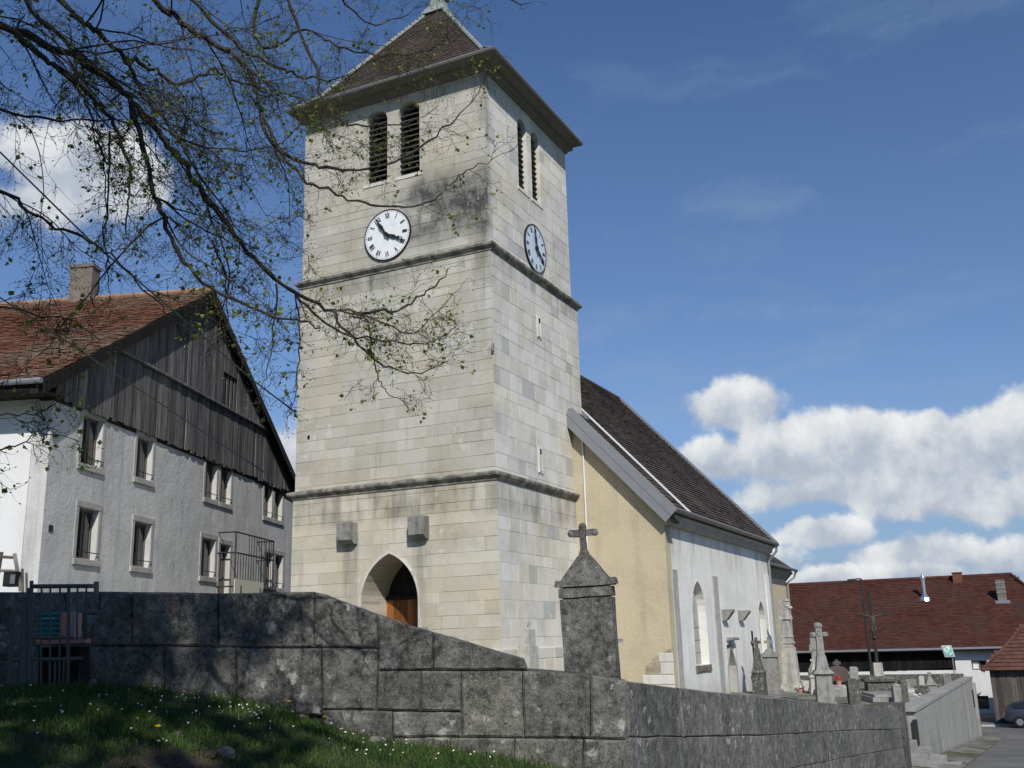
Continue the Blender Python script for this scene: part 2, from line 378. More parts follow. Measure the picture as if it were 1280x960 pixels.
mat('red_tile', tile_mat([(0, (.064,.023,.017)), (.4, (.086,.030,.021)), (.8, (.112,.039,.026)), (1, (.076,.031,.023))], (.045,.035,.030), .6))
mat('shed_tile', tile_mat([(0, (.095,.045,.034)), (.5, (.13,.062,.046)), (1, (.11,.058,.046))], None))
mat('brick', tile_mat([(0, (.13,.05,.035)), (1, (.17,.07,.05))], None))
mat('chimney_stone', plaster((.20,.175,.15), (.15,.13,.11), (.10,.09,.08), 4, .4, .6, 14, .03))

def wood(c0, c1, c2, sc=(14, 14, .9), rough=.85):
    def fn(t, b):
        p = t.pos(); g = t.noise(1.0, 6, .62, t.v('MULTIPLY', p, sc)); r = t.rnd()
        col = t.ramp(g, [(.3, c0), (.52, c1), (.72, c2)])
        col = t.mix(1.0, col, t.ramp(r, [(0, (.6,.6,.6)), (.5, (1,1,1)), (1, (1.5,1.48,1.45))]), 'MULTIPLY')
        b(col, rough, g, .4, .012, spec=.2)
    return fn
mat('old_planks', wood((.042,.040,.040), (.115,.112,.110), (.23,.225,.22)))
mat('dark_wood', wood((.010,.009,.008), (.022,.020,.018), (.040,.036,.032)))
mat('barn_boards', wood((.006,.005,.005), (.010,.009,.009), (.016,.014,.013)))
mat('shed_boards', wood((.045,.040,.036), (.085,.076,.068), (.13,.118,.105)))
mat('door_wood', wood((.14,.050,.014), (.22,.085,.024), (.30,.125,.04), (10, 10, .8), .55))
mat('stake_wood', wood((.12,.10,.08), (.22,.19,.16), (.32,.29,.25)))
mat('frame_paint', lambda t, b: b((.16,.15,.14), .6, t.noise(9, 4, .6, t.pos()), .2, .01))
mat('window_paint', lambda t, b: b(t.mix(t.noise(5, 4, .6, t.pos()), (.10,.085,.075), (.17,.15,.135)), .6))
mat('metal_dark', lambda t, b: b(t.mix(t.ss(t.noise(12, 5, .7, t.pos()), .5, .7), (.035,.036,.038), (.075,.055,.042)), .6, metal=.3))
mat('gate_metal', lambda t, b: b(t.mix(t.ss(t.noise(12, 5, .7, t.pos()), .45, .7), (.10,.105,.105), (.13,.105,.085)), .65, metal=.2))
mat('zinc', lambda t, b: b(t.mix(t.noise(3, 4, .6, t.pos()), (.21,.22,.235), (.28,.29,.305)), .55, t.noise(4, 3, .5, t.pos()), .1, .01, metal=.35, spec=.4))
mat('zinc_dull', lambda t, b: b(t.mix(t.noise(3, 4, .6, t.pos()), (.13,.13,.125), (.21,.205,.195)), .6, metal=.25))
mat('bright_metal', lambda t, b: b((.62,.64,.66), .28, metal=.9, spec=.5))
mat('white_metal', lambda t, b: b((.72,.73,.74), .4, spec=.4))
mat('patina', lambda t, b: b(t.mix(t.noise(6, 5, .65, t.pos()), (.20,.235,.225), (.34,.365,.345)), .7, t.noise(20, 3, .6, t.pos()), .3, .01, metal=.1))
mat('soffit', lambda t, b: b(t.mix(t.noise(3, 5, .6, t.pos()), (.13,.125,.11), (.23,.22,.195)), .9))
mat('louvre', lambda t, b: b(t.mix(t.noise(10, 5, .65, t.pos()), (.045,.043,.040), (.15,.145,.135)), .9))
mat('void', lambda t, b: b((.006,.006,.006), 1.0, spec=0))
mat('glass', lambda t, b: b((.015,.017,.019), .08, spec=.6))
mat('curtain', lambda t, b: b(t.mix(t.noise(3, 3, .5, t.v('MULTIPLY', t.pos(), (12, 12, .6))), (.20,.195,.19), (.36,.35,.34)), .95))
mat('enamel', lambda t, b: b(t.mix(t.ss(t.noise(5, 4, .6, t.pos()), .4, .75), (.80,.82,.82), (.70,.72,.72)), .35, spec=.4))
mat('blue_enamel', lambda t, b: b(t.mix(t.ss(t.noise(5, 4, .6, t.pos()), .4, .75), (.62,.70,.78), (.54,.62,.70)), .3, spec=.5))
mat('black_paint', lambda t, b: b((.018,.019,.02), .5))
mat('teal_paint', lambda t, b: b(t.mix(t.noise(7, 4, .6, t.pos()), (.02,.17,.16), (.035,.24,.22)), .6))
mat('terracotta', lambda t, b: b(t.mix(t.noise(8, 4, .6, t.pos()), (.42,.20,.14), (.56,.30,.22)), .8))
mat('cream_panel', lambda t, b: b(t.mix(t.noise(4, 4, .6, t.pos()), (.58,.56,.46), (.70,.68,.58)), .6))
mat('brown_granite', lambda t, b: b(t.mix(t.noise(60, 3, .6, t.pos()), (.07,.055,.05), (.12,.095,.085)), .3, spec=.5))
mat('red_petal', lambda t, b: b((.55,.05,.06), .7)); mat('pink_petal', lambda t, b: b((.6,.28,.30), .7))
mat('white_petal', lambda t, b: b((.80,.80,.78), .7)); mat('yellow_petal', lambda t, b: b((.75,.42,.02), .7))
mat('stem_green', lambda t, b: b((.06,.11,.03), .7))
mat('grass_blade', lambda t, b: b(t.mix(t.ss(t.noise(1.1, 4, .6, t.pos()), .35, .65), t.ramp(t.rnd(), [(0, (.022,.050,.010)), (.6, (.042,.085,.017)), (.93, (.062,.105,.024)), (1, (.15,.14,.06))]), t.ramp(t.rnd(), [(0, (.030,.060,.014)), (.6, (.060,.105,.024)), (1, (.10,.125,.04))])), .75, spec=.15))
mat('bank_soil', lambda t, b: (lambda p: b(t.mix(t.ss(t.noise(2.2, 5, .6, p), .42, .6), (.022,.034,.012), (.048,.043,.028)), .95, t.noise(12, 5, .7, p), .8, .05))(t.pos()))
mat('earth', lambda t, b: (lambda p: b(t.mix(t.noise(7, 6, .7, p), (.035,.027,.02), (.10,.078,.058)), .95, t.noise(18, 5, .7, p), 1, .04))(t.pos()))
mat('gravel', lambda t, b: (lambda p: b(t.mix(t.ss(t.noise(.8, 6, .65, p), .42, .62), t.mix(t.noise(40, 3, .7, p), (.16,.15,.135), (.30,.285,.255)), (.075,.085,.04)), .95, t.noise(40, 4, .7, p), .7, .03))(t.pos()))
mat('asphalt', lambda t, b: (lambda p: b(t.mix(t.ss(t.noise(.5, 5, .6, p), .35, .7), t.mix(t.noise(50, 3, .7, p), (.085,.083,.078), (.15,.145,.135)), (.18,.173,.16)), .9, t.noise(60, 3, .7, p), .4, .01))(t.pos()))
mat('kerb_stone', lambda t, b: b(t.mix(t.noise(5, 5, .6, t.pos()), (.36,.355,.34), (.50,.49,.47)), .85))
mat('field', lambda t, b: (lambda p: b(t.mix(t.ss(t.noise(.12, 6, .6, p), .4, .6), (.045,.075,.02), (.085,.095,.035)), .95, t.noise(3, 5, .6, p), .5, .1))(t.pos()))
def bark(c0, c1, c2):
    return lambda t, b: (lambda p: b(t.mix(t.m('MULTIPLY', t.ss(t.noise(9, 4, .6, p), .58, .68), .6), t.ramp(t.noise(1.0, 6, .7, t.v('MULTIPLY', p, (30, 30, 14))), [(.3, c0), (.6, c1), (.8, c2)]), (.24,.24,.19)), .95, t.noise(45, 5, .7, p), .8, .01))(t.pos())
mat('bark', bark((.022,.019,.016), (.060,.054,.045), (.125,.117,.098)))
mat('twig', bark((.026,.020,.016), (.066,.053,.042), (.115,.097,.080)))
def leafm(t, b):
    col = t.ramp(t.rnd(), [(0, (.08,.12,.022)), (.5, (.15,.195,.036)), (.85, (.25,.29,.06)), (1, (.14,.09,.04))])
    b(col, .55, spec=.3)
    bs = [n for n in t.nt.nodes if n.type == 'BSDF_PRINCIPLED'][0]
    out = [n for n in t.nt.nodes if n.type == 'OUTPUT_MATERIAL'][0]
    tr = t.n('ShaderNodeBsdfTranslucent'); t.put(tr.inputs[0], t.mix(1.0, col, (1.6,1.7,.9), 'MULTIPLY'))
    ms = t.n('ShaderNodeMixShader'); ms.inputs[0].default_value = .4
    t.nt.links.new(bs.outputs[0], ms.inputs[1]); t.nt.links.new(tr.outputs[0], ms.inputs[2]); t.nt.links.new(ms.outputs[0], out.inputs[0])
mat('leaf', leafm)
mat('spruce', lambda t, b: b(t.ramp(t.rnd(), [(0, (.012,.028,.012)), (1, (.035,.060,.022))]), .8))
mat('car_paint', lambda t, b: b((.030,.036,.050), .28, spec=.5, **{'Coat Weight': .6, 'Coat Roughness': .08}))
mat('tyre', lambda t, b: b((.012,.012,.013), .9)); mat('rim', lambda t, b: b((.42,.43,.45), .35, metal=.8))
mat('lamp_lens', lambda t, b: b((.55,.56,.58), .15, spec=.6)); mat('tail_lens', lambda t, b: b((.30,.02,.02), .2, spec=.5))
mat('sign_back', lambda t, b: b((.45,.50,.48), .5)); mat('sign_picture', lambda t, b: b(t.mix(t.ss(t.noise(7, 3, .5, t.pos()), .45, .55), (.10,.36,.34), (.62,.68,.64)), .4))
mat('iron', lambda t, b: b((.028,.027,.027), .7, metal=.2))
mat('bronze', lambda t, b: b((.065,.058,.05), .6, metal=.3))
mat('rubble', plaster((.40,.35,.26), (.30,.26,.19), (.16,.13,.09), 5, .5, .9, 9, .05))
# ------------------------------------------------------------------ ground heights
def lerp_t(x, tab):
    if x <= tab[0][0]: return tab[0][1]
    for (a, va), (b, vb) in zip(tab, tab[1:]):
        if x <= b: return va + (vb-va)*(x-a)/(b-a)
    return tab[-1][1]
ROAD = [(-30, .6), (0, 0.02), (3, -.02), (8, -.28), (28, -1.58), (58, -3.66), (64, -3.8), (90, -3.9), (200, -5)]
def road_z(x): return lerp_t(x, ROAD)
YW = 2.76
def wall_top(x): return lerp_t(x, [(7.5, 1.29), (11.84, .92), (17.96, .46), (25.2, -.12)])
def yard_z(x, y):
    b = lerp_t(x, [(7, .95), (12, .55), (18, .08), (25, -.5), (30, -.72), (46, -1.15), (60, -1.55), (75, -3.5)])
    up = min(max(y-YW, 0), 10)*.085
    left = max(0, min(1, (y-13 - max(0, x-14)*.3)/6.0))
    return (b+up)*(1-left) + 1.75*left
WD = 8.0                                             # the near wall stands square to the view, 8 m off
BK = [(-9, 1.30), (-4.2, 1.33), (-2.8, 1.37), (-1.7, 1.11), (-1.2, .97), (-.7, .86), (0, .74), (.8, .47), (1.5, .18), (2.6, -.22)]
def bank_z(D, s):
    z0 = lerp_t(s, BK); r = road_z(HD.x*D + RT.x*s) - .05
    z = z0 - .085*max(0, WD-D) - .02*max(0, WD-D)**1.5
    z += .05*mnoise.noise(Vector((D*.9, s*.9, 3))) + .02*mnoise.noise(Vector((D*3, s*3, 7)))
    k = max(0, min(1, (D-.6)/2.6)); k = k*k*(3-2*k)
    z = r + (z-r)*k
    h = math.hypot((D-6.0), (s+1.80)*1.0)            # the bare hollow dug into the bank
    return max(z, r) - .10*max(0, 1-h/.55)

def grid(name, us, vs, fn, m, kind='structure', uvw=False):
    mb = MB(); mb.v = [tuple(fn(u, v)) for v in vs for u in us]; n = len(us)
    mb.f = [(j*n+i, j*n+i+1, (j+1)*n+i+1, (j+1)*n+i) for j in range(len(vs)-1) for i in range(n-1)]; mb.mi = [0]*len(mb.f)
    ob = mb.build(name, m, smooth=True, kind=kind)
    me = ob.data
    if sum(p.normal.z for p in me.polygons) < 0: me.flip_normals()
    return ob
fr = lambda a, b, n: [a+(b-a)*i/n for i in range(n+1)]
def ground_z(x, y):
    if x < 8: z = lerp_t(x, ROAD) - .7
    else: z = road_z(x) - .5
    if y > 22 or x < -5: z = max(z, -1.0 - max(0, x-30)*.03) if y > 22 else z
    d = math.hypot(x, y)
    if d > 150: z += (d-150)*.012 + 6*mnoise.noise(Vector((x*.004, y*.004, 0)))*min(1, (d-150)/300)
    return z
gx = [-3000, -1500, -700, -300, -120, -60] + fr(-40, 120, 40) + [140, 180, 260, 400, 700, 1500, 3000]
gy = [-3000, -1500, -700, -300, -120, -60] + fr(-40, 60, 30) + [90, 150, 260, 400, 700, 1500, 3000]
grid('ground', gx, gy, lambda x, y: (x, y, ground_z(x, y)), 'field')
grid('churchyard', fr(8, 61, 60), fr(YW+.25, 32, 40), lambda x, y: (x, y, yard_z(x, y) + .03*mnoise.noise(Vector((x, y, 0)))), 'gravel')
def garden_pt(D, s):
    p = DS(D, s); p.z = 1.30 if D < 9 else (min(1.72, yard_z(p.x, p.y) - .05) if p.x > 7.5 else 1.5); return p
grid('garden', fr(WD+.2, 60, 20), fr(-30, -3, 27), lambda D, s: garden_pt(D, s), 'gravel')
rd = grid('road', fr(-30, 66, 90), fr(-4.6, 1.75, 6), lambda x, y: (x, y, road_z(x)), 'asphalt')
grid('village_square', fr(58.2, 76, 12), fr(-40, 9, 14), lambda x, y: (x, y, road_z(x) + .004), 'asphalt')
grid('verge', fr(8, 58, 60), fr(1.7, YW-.1, 4), lambda x, y: (x, y, road_z(x) + .02 + .07*(y-1.7)*(1+mnoise.noise(Vector((x*2, y*3, 1))))), 'gravel')
grid('grass_bank', fr(-9, 2.6, 110), fr(.3, 8.35, 80), lambda s, D: DS(D, s, bank_z(D, s)), 'bank_soil')
kb = MB()
for i in range(26): kb.abox(66.2, 66.45, -20+i*1.0, -20+i*1.0+.985, -3.95, -3.70)
kb.build('kerb', 'kerb_stone', kind='structure')
grid('forecourt', fr(66.45, 76, 6), fr(-30, 6, 12), lambda x, y: (x, y, -3.72), 'asphalt')

# ------------------------------------------------------------------ church tower
X0, Y0, X1, Y1 = 24.10, 12.18, 30.62, 18.95
ZC1, ZC2, ZT = 5.85, 12.45, 18.25
stg = [(X0, Y0, X1, Y1, .0, ZC1), (24.15, 12.23, 30.57, 18.92, ZC1+.02, ZC2), (24.20, 12.30, 30.25, 18.89, ZC2+.02, ZT)]
tower = thing('church_tower', (27.3, 15.56, .2), 'square limestone bell tower with two clocks and a pyramid tiled roof', 'church tower')
def pointed(c, a, zs, h):
    Rr = (a*a+h*h)/(2*a); return dict(c=c, zs=zs, top=zs+h, half=lambda z: a if z <= zs else (max(0, math.sqrt(max(0, Rr*Rr-(z-zs)**2))-(Rr-a)) if z < zs+h else 0))
def rounded(c, a, zs):
    return dict(c=c, zs=zs, top=zs+a, half=lambda z: a if z <= zs else (math.sqrt(max(0, a*a-(z-zs)**2)) if z < zs+a else 0))
def curve(op, z0, z1, sgn, steps=14, z_b=-9, grow=0.0):
    """edge of an opening between heights z0 and z1; sgn -1 for its low side"""
    lo = max(z0, op['sill']); zs = [z0] if z0 < lo else []
    pts = []
    if z0 < op['sill']: pts += [(op['c'], z0), (op['c'], min(op['sill'], z1))]
    if z1 > op['sill']:
        top = min(z1, op['top'])
        n = steps if top > op['zs'] else 1
        za = max(z0, op['sill'])
        for i in range(n+1):
            z = za + (top-za)*math.sin(math.pi/2*i/n) if top > za else za
            pts.append((op['c'] + sgn*op['half'](z), z))
            if top <= za: break
        if z1 > op['top']:
            pts.append((op['c'], max(op['top'], z0))); pts.append((op['c'], z1))
    out = []
    for p in pts:
        if not out or abs(p[0]-out[-1][0])+abs(p[1]-out[-1][1]) > 1e-4: out.append(p)
    return out
def wall_face(mb, a0, a1, z0, z1, ops, frame, t0, t1, mi=0):
    """slab of wall with arched openings, cut into strips between the openings"""
    O, ea, en = frame; ops = sorted(ops, key=lambda o: o['c']); edges = []
    prev = [(a0, z0), (a0, z1)]
    for op in ops:
        mb.prism(list(prev) + list(reversed(curve(op, z0, z1, -1)))if False else [prev[0]] + curve(op, z0, z1, -1) + list(reversed(prev[1:])) if False else list(reversed(prev)) + curve(op, z0, z1, -1), O, ea, (0,0,1), en, t0, t1, mi=mi)
        prev = curve(op, z0, z1, 1)
    mb.prism(list(reversed(prev)) + [(a1, z0), (a1, z1)], O, ea, (0,0,1), en, t0, t1, mi=mi)
def jamb(mb, op, frame, t0, t1, th=.02, n=16, mi=0, widen=0.0):
    """reveal lining of an opening, from depth t0 to t1 (outward positive)"""
    O, ea, en = (Vector(q) for q in frame); Z = Vector((0,0,1))
    L = [p for p in curve(op, op['sill'], op['top'], -1, n)]; Rr = [p for p in curve(op, op['sill'], op['top'], 1, n)]
    path = L + list(reversed(Rr))[1:]
    c = (op['c'], op['zs'])
    def inn(p):
        d = Vector((p[0]-c[0], max(0, p[1]-c[1])*.8)); l = d.length or 1; return (p[0]-d.x/l*.004, p[1]-d.y/l*.004)
    def outp(p):
        d = Vector((p[0]-c[0], max(0, p[1]-c[1]))); l = d.length or 1; return (p[0]+d.x/l*th, p[1]+d.y/l*th)
    for p, q in zip(path, path[1:]):
        if abs(p[0]-q[0])+abs(p[1]-q[1]) < 1e-4: continue
        po, qo = outp(p), outp(q)
        mb.prism([inn(p), inn(q), qo, po], O, ea, Z, en, t0, t1, mi=mi)
FF = lambda x: ((x, 0, 0), (0,1,0), (-1,0,0))       # face looking -X (west): a = y
FS = lambda y: ((0, y, 0), (1,0,0), (0,-1,0))       # face looking -Y (south): a = x
door_op = pointed(15.56, .93, 2.75, 1.32); door_op['sill'] = .32
bf = [rounded(16.13, .39, 17.50), rounded(14.97, .39, 17.50)]
bs_ = [rounded(26.70, .33, 17.42), rounded(27.70, .33, 17.42)]
for o in bf: o['sill'] = 15.43
for o in bs_: o['sill'] = 15.31
opsF = [[door_op], [], bf]; opsS = [[], [], bs_]
INS = .028
for k, (x0, y0, x1, y1, z0, z1) in enumerate(stg):
    mb = MB()
    wall_face(mb, y0+INS, y1-INS, z0, z1, opsF[k], FF(x0+INS), -.9 if k == 0 else -.5, 0, 0)
    d = .9 if k == 0 else .5
    wall_face(mb, x0+INS+d, x1-INS, z0, z1, opsS[k], FS(y0+INS), -.5, 0, 1)
    mb.abox(x1-.5, x1-INS, y0+INS+.5, y1-INS, z0, z1, 0); mb.abox(x0+INS+d, x1-.5, y1-.5, y1-INS, z0, z1, 0)
    mb.build('wall', ['cream_mortar' if k == 0 else 'mortar', 'pale_mortar'], tower)
# courses of dressed stone: every block has its own edges, face depth and tone
def avail(a0, a1, z0, z1, ops):
    """sections of a course left and right of openings, as (lo, hi, left opening, right opening)"""
    act = [o for o in sorted(ops, key=lambda o: o['c']) if o['sill'] < z1-.01 and o['top'] > z0+.01]
    out = []; lo = a0; lop = None
    for o in act: out.append((lo, o['c'], lop, o)); lo = o['c']; lop = o
    out.append((lo, a1, lop, None)); return out
stones = []      # (polygon, frame, material, t1, area rank)
def lay(face, a0, a1, z0, z1, ops, frame, seed, m, ch=(.25,.40), lw=(.40,1.25), quoin_lo=True):
    r = random.Random(seed); z = z0; row = 0
    while z < z1-.02:
        h = r.uniform(*ch)
        if z1-(z+h) < .18: h = z1-z
        for lo, hi, lop, rop in avail(a0, a1, z, z+h, ops):
            lo_ = lo if lop is None else lo + max(lop['half'](max(z, lop['sill'])), lop['half'](min(z+h, max(z,lop['sill']))))
            hi_ = hi if rop is None else hi - max(rop['half'](max(z, rop['sill'])), 0)
            if hi_-lo_ < .05 and lop is None and rop is None: continue
            cuts = [lo]; x = lo_ + (r.uniform(.25, .9) if row % 2 else r.uniform(.5, 1.1))*.8
            while x < hi_-.28: cuts.append(x); x += r.uniform(*lw)
            cuts.append(hi)
            for i, (a, b) in enumerate(zip(cuts, cuts[1:])):
                g = r.choice((.0006, .0012, .002, .003, .0045))
                L = [(a+g, z+g), (a+g, z+h-g)]; Rr = [(b-g, z+g), (b-g, z+h-g)]; bev = .006
                if i == 0 and lop is not None: L = curve(lop, z+g, z+h-g, 1, 6); bev = 0
                if i == len(cuts)-2 and rop is not None: Rr = curve(rop, z+g, z+h-g, -1, 6); bev = 0
                if L[0][0] == Rr[0][0] and L[-1][0] == Rr[-1][0]: continue
                poly = list(reversed(L)) + Rr
                stones.append((poly, frame, m, .024 + r.uniform(0, .006), bev, face, z, (a+b)/2, i == 0 and lop is None and quoin_lo))
        z += h; row += 1
for k, (x0, y0, x1, y1, z0, z1) in enumerate(stg):
    lay('F%d' % k, y0, y1, max(z0, .35), z1, opsF[k], FF(x0+INS), 11+k, 'cream_limestone' if k == 0 else 'limestone')
    lay('S%d' % k, x0+INS+.004, x1, max(z0, .35), z1, opsS[k], FS(y0+INS), 31+k, 'pale_limestone', quoin_lo=False, ch=(.30,.56), lw=(.38,1.0))
# the 300 blocks that show largest are parts, the rest one mesh
def seen(sn): return 1 if (sn[5] == 'F0' and sn[6] > 1.9) else (2 if (sn[5] == 'S0' and sn[6] > 1.5) else (3 if sn[5] == 'F1' else 4))
order = sorted(range(len(stones)), key=lambda i: (seen(stones[i]), stones[i][6]))
part_ids = set(order[:300]); rest = MB(); mats_ = ['limestone', 'pale_limestone', 'cream_limestone']
for i, (poly, frame, m, t1, bev, face, z, ac, qn) in enumerate(stones):
    back = -.02 if not qn else -.012
    if i in part_ids: MB().prism(poly, frame[0], frame[1], (0,0,1), frame[2], back, t1, bev).build('stone', m, tower)
    else: rest.prism(poly, frame[0], frame[1], (0,0,1), frame[2], back, t1, bev, mats_.index(m))
rest.build('stonework', mats_, tower, kind='stuff')
def ring(name, x0, y0, x1, y1, prof, m, parent):      # moulding run round a square: profile (out, z)
    mb = MB(); n = len(prof); vs = []
    for (o, z) in prof:
        for (a, b) in ((x0-o, y0-o), (x1+o, y0-o), (x1+o, y1+o), (x0-o, y1+o)): vs.append((a, b, z))
    fs = [(i*4+j, i*4+(j+1) % 4, (i+1)*4+(j+1) % 4, (i+1)*4+j) for i in range(n-1) for j in range(4)]
    mb.add(vs, fs); return mb.build(name, m, parent)
for (x0, y0, x1, y1, _, z1) in stg[:2]:
    o = ring('string_course', x0, y0, x1, y1, [(-.02, z1-.03), (.03, z1-.03), (.035, z1+.02), (.075, z1+.05), (.13, z1+.10), (.145, z1+.15), (.14, z1+.185), (-.10, z1+.26)], 'cornice_stone', tower)
    rough_mesh(o, 3, .012, 5)
ring('eaves_cornice', *stg[2][:4], [(-.02, ZT-.10), (.06, ZT-.10), (.10, ZT-.02), (.20, ZT+.04), (.24, ZT+.10), (-.3, ZT+.10)], 'soffit', tower)
ring('plinth', X0, Y0, X1, Y1, [(-.02, .1), (.11, .1), (.11, 1.38), (.09, 1.46), (-.02, 1.56)], 'pale_limestone', tower) if False else None
r_ = random.Random(5)
for fr_, a0, a1 in ((FF(X0), Y0+.02, 14.55), (FF(X0), 16.57, Y1), (FS(Y0), X0-.10, 29.5)):
    for (z0, z1) in ((.2, .72), (.726, 1.12), (1.126, 1.42)):
        a = a0
        while a < a1-.2:
            b = min(a1, a + r_.uniform(.7, 1.3))
            if a1-b < .3: b = a1
            pm = MB(); pm.prism([(a+.004, z0), (b-.004, z0), (b-.004, z1), (a+.004, z1)], fr_[0], fr_[1], (0,0,1), fr_[2], -.02, .10+r_.uniform(0, .008), .015); pm.build('plinth_stone', 'pale_limestone', tower); a = b
# roof: bell-cast pyramid with tiles, hips and finial
roof = None
ex0, ey0, ex1, ey1 = 23.65, 11.75, 30.25, 19.10; ZE = ZT+.16; AP = Vector((27.25, 15.6, 23.1))
mb = MB(); e = [(ex0, ey0), (ex1, ey0), (ex1, ey1), (ex0, ey1)]
def mid(p, k, z): return (p[0]+(AP.x-p[0])*k, p[1]+(AP.y-p[1])*k, z)
r1 = [mid(p, .17, ZE+.50) for p in e]; r2 = [mid(p, .955, AP.z-.02) for p in e]
vs = [(*p, ZE+.02) for p in e] + r1 + r2
mb.add(vs, [(i, (i+1) % 4, 4+(i+1) % 4, 4+i) for i in range(4)] + [(4+i, 4+(i+1) % 4, 8+(i+1) % 4, 8+i) for i in range(4)] + [(8,9,10,11)])
roof = mb.build('roof', 'brown_tile', tower)
mb = MB(); mb.abox(ex0+.02, ex1-.02, ey0+.02, ey1-.02, ZT+.102, ZE+.015); mb.build('soffit', 'soffit', roof)
for i, j in ((0, 1), (3, 0), (1, 2), (2, 3)):
    for lo, hi in ((0, 4), (4, 8)):
        a, b_, c, d = Vector(vs[lo+i]), Vector(vs[lo+j]), Vector(vs[hi+j]), Vector(vs[hi+i])
        eu = (b_-a).normalized(); ev = (d-a) - eu*(d-a).dot(eu); H = ev.length; L = (b_-a).length
        ia = (d-a).dot(eu)/H; ib = (b_-c).dot(eu)/H if (b_-c).dot(eu) else 0
        tiles('roof_tiles', a, eu, ev, L, H, .17, .155, 'brown_tile', roof, inside=lambda u, v, ia=ia, ib=ib, L=L: ia*v-.04 < u < L-ib*v+.04, seed=i*3+lo)
for i in range(4):
    pts = [Vector(vs[i])+Vector((0,0,.03)), Vector(vs[4+i])+Vector((0,0,.05)), Vector(vs[8+i])+Vector((0,0,.05))]
    h = MB(); pr = random.Random(i)
    L = (pts[2]-pts[1]).length; n = int(L/.34); d = (pts[2]-pts[1])/n
    for q in range(n): h.tube([pts[1]+d*q, pts[1]+d*(q+1.08)], [.085, .07], 7)
    h.tube([pts[0], pts[1]], [.055, .08], 7)
    h.build('hip_ridge', 'patina', roof)
g = MB()
for a, b_ in ((0,1), (1,2), (2,3), (3,0)):
    pa, pb = Vector(vs[a]), Vector(vs[b_]); d = (pb-pa).normalized(); out = Vector((d.y, -d.x, 0))
    g.tube([pa+out*.05-d*.08+Vector((0,0,-.03)), pb+out*.05+d*.08+Vector((0,0,-.03))], .075, 8)
g.build('gutter', 'zinc_dull', tower)
fm = MB(); c = (AP.x, AP.y, AP.z-.15)
fm.taper(c, .95, .95, .62, .62, -.12, .22); fm.taper(c, .50, .50, .40, .40, .22, .62); fm.taper(c, .60, .60, .60, .60, .62, .70)
fm.taper(c, .34, .34, .24, .24, .70, 1.25); fm.lathe(c, [(.05, 1.25), (.20, 1.33), (.24, 1.48), (.18, 1.62), (.05, 1.70), (.03, 2.4)], 12)
fm.build('finial', 'patina', roof)
# belfry louvres
def louvre(op, frame, inset, n, zb):
    O, ea, en = (Vector(q) for q in frame); Z = Vector((0,0,1))
    fm = MB(); jamb(fm, op, frame, -.42, .022, .16, 12); w = fm.build('window_surround', 'pale_limestone', tower)
    bk = MB(); a = .38; bk.prism([(op['c']-a, op['sill']), (op['c']+a, op['sill']), (op['c']+a, op['top']), (op['c']-a, op['top'])], O, ea, Z, en, -.49, -.46); bk.build('opening', 'void', w)
    for i in range(n):
        z = op['sill'] + .05 + (op['top']-op['sill']-.1)*i/n; h = op['half'](z+.08)-.012
        if h < .1: continue
        p0 = O + ea*(op['c']-h) + Z*z + en*(-.10); m = MB()
        m.box(p0, ea*(2*h), en*(-.20)+Z*.15, Z*.028+en*.015); m.build('louvre_slat', 'louvre', w)
    s = MB(); s.prism([(op['c']-op['half'](0)-.10, op['sill']-.12), (op['c']+op['half'](0)+.10, op['sill']-.12), (op['c']+op['half'](0)+.10, op['sill']), (op['c']-op['half'](0)-.10, op['sill'])], O, ea, Z, en, -.3, .05, .01); s.build('sill', 'pale_limestone', w)
for o in bf: louvre(o, FF(stg[2][0]+INS), 0, 13, 0)
for o in bs_: louvre(o, FS(stg[2][1]+INS), 0, 13, 0)
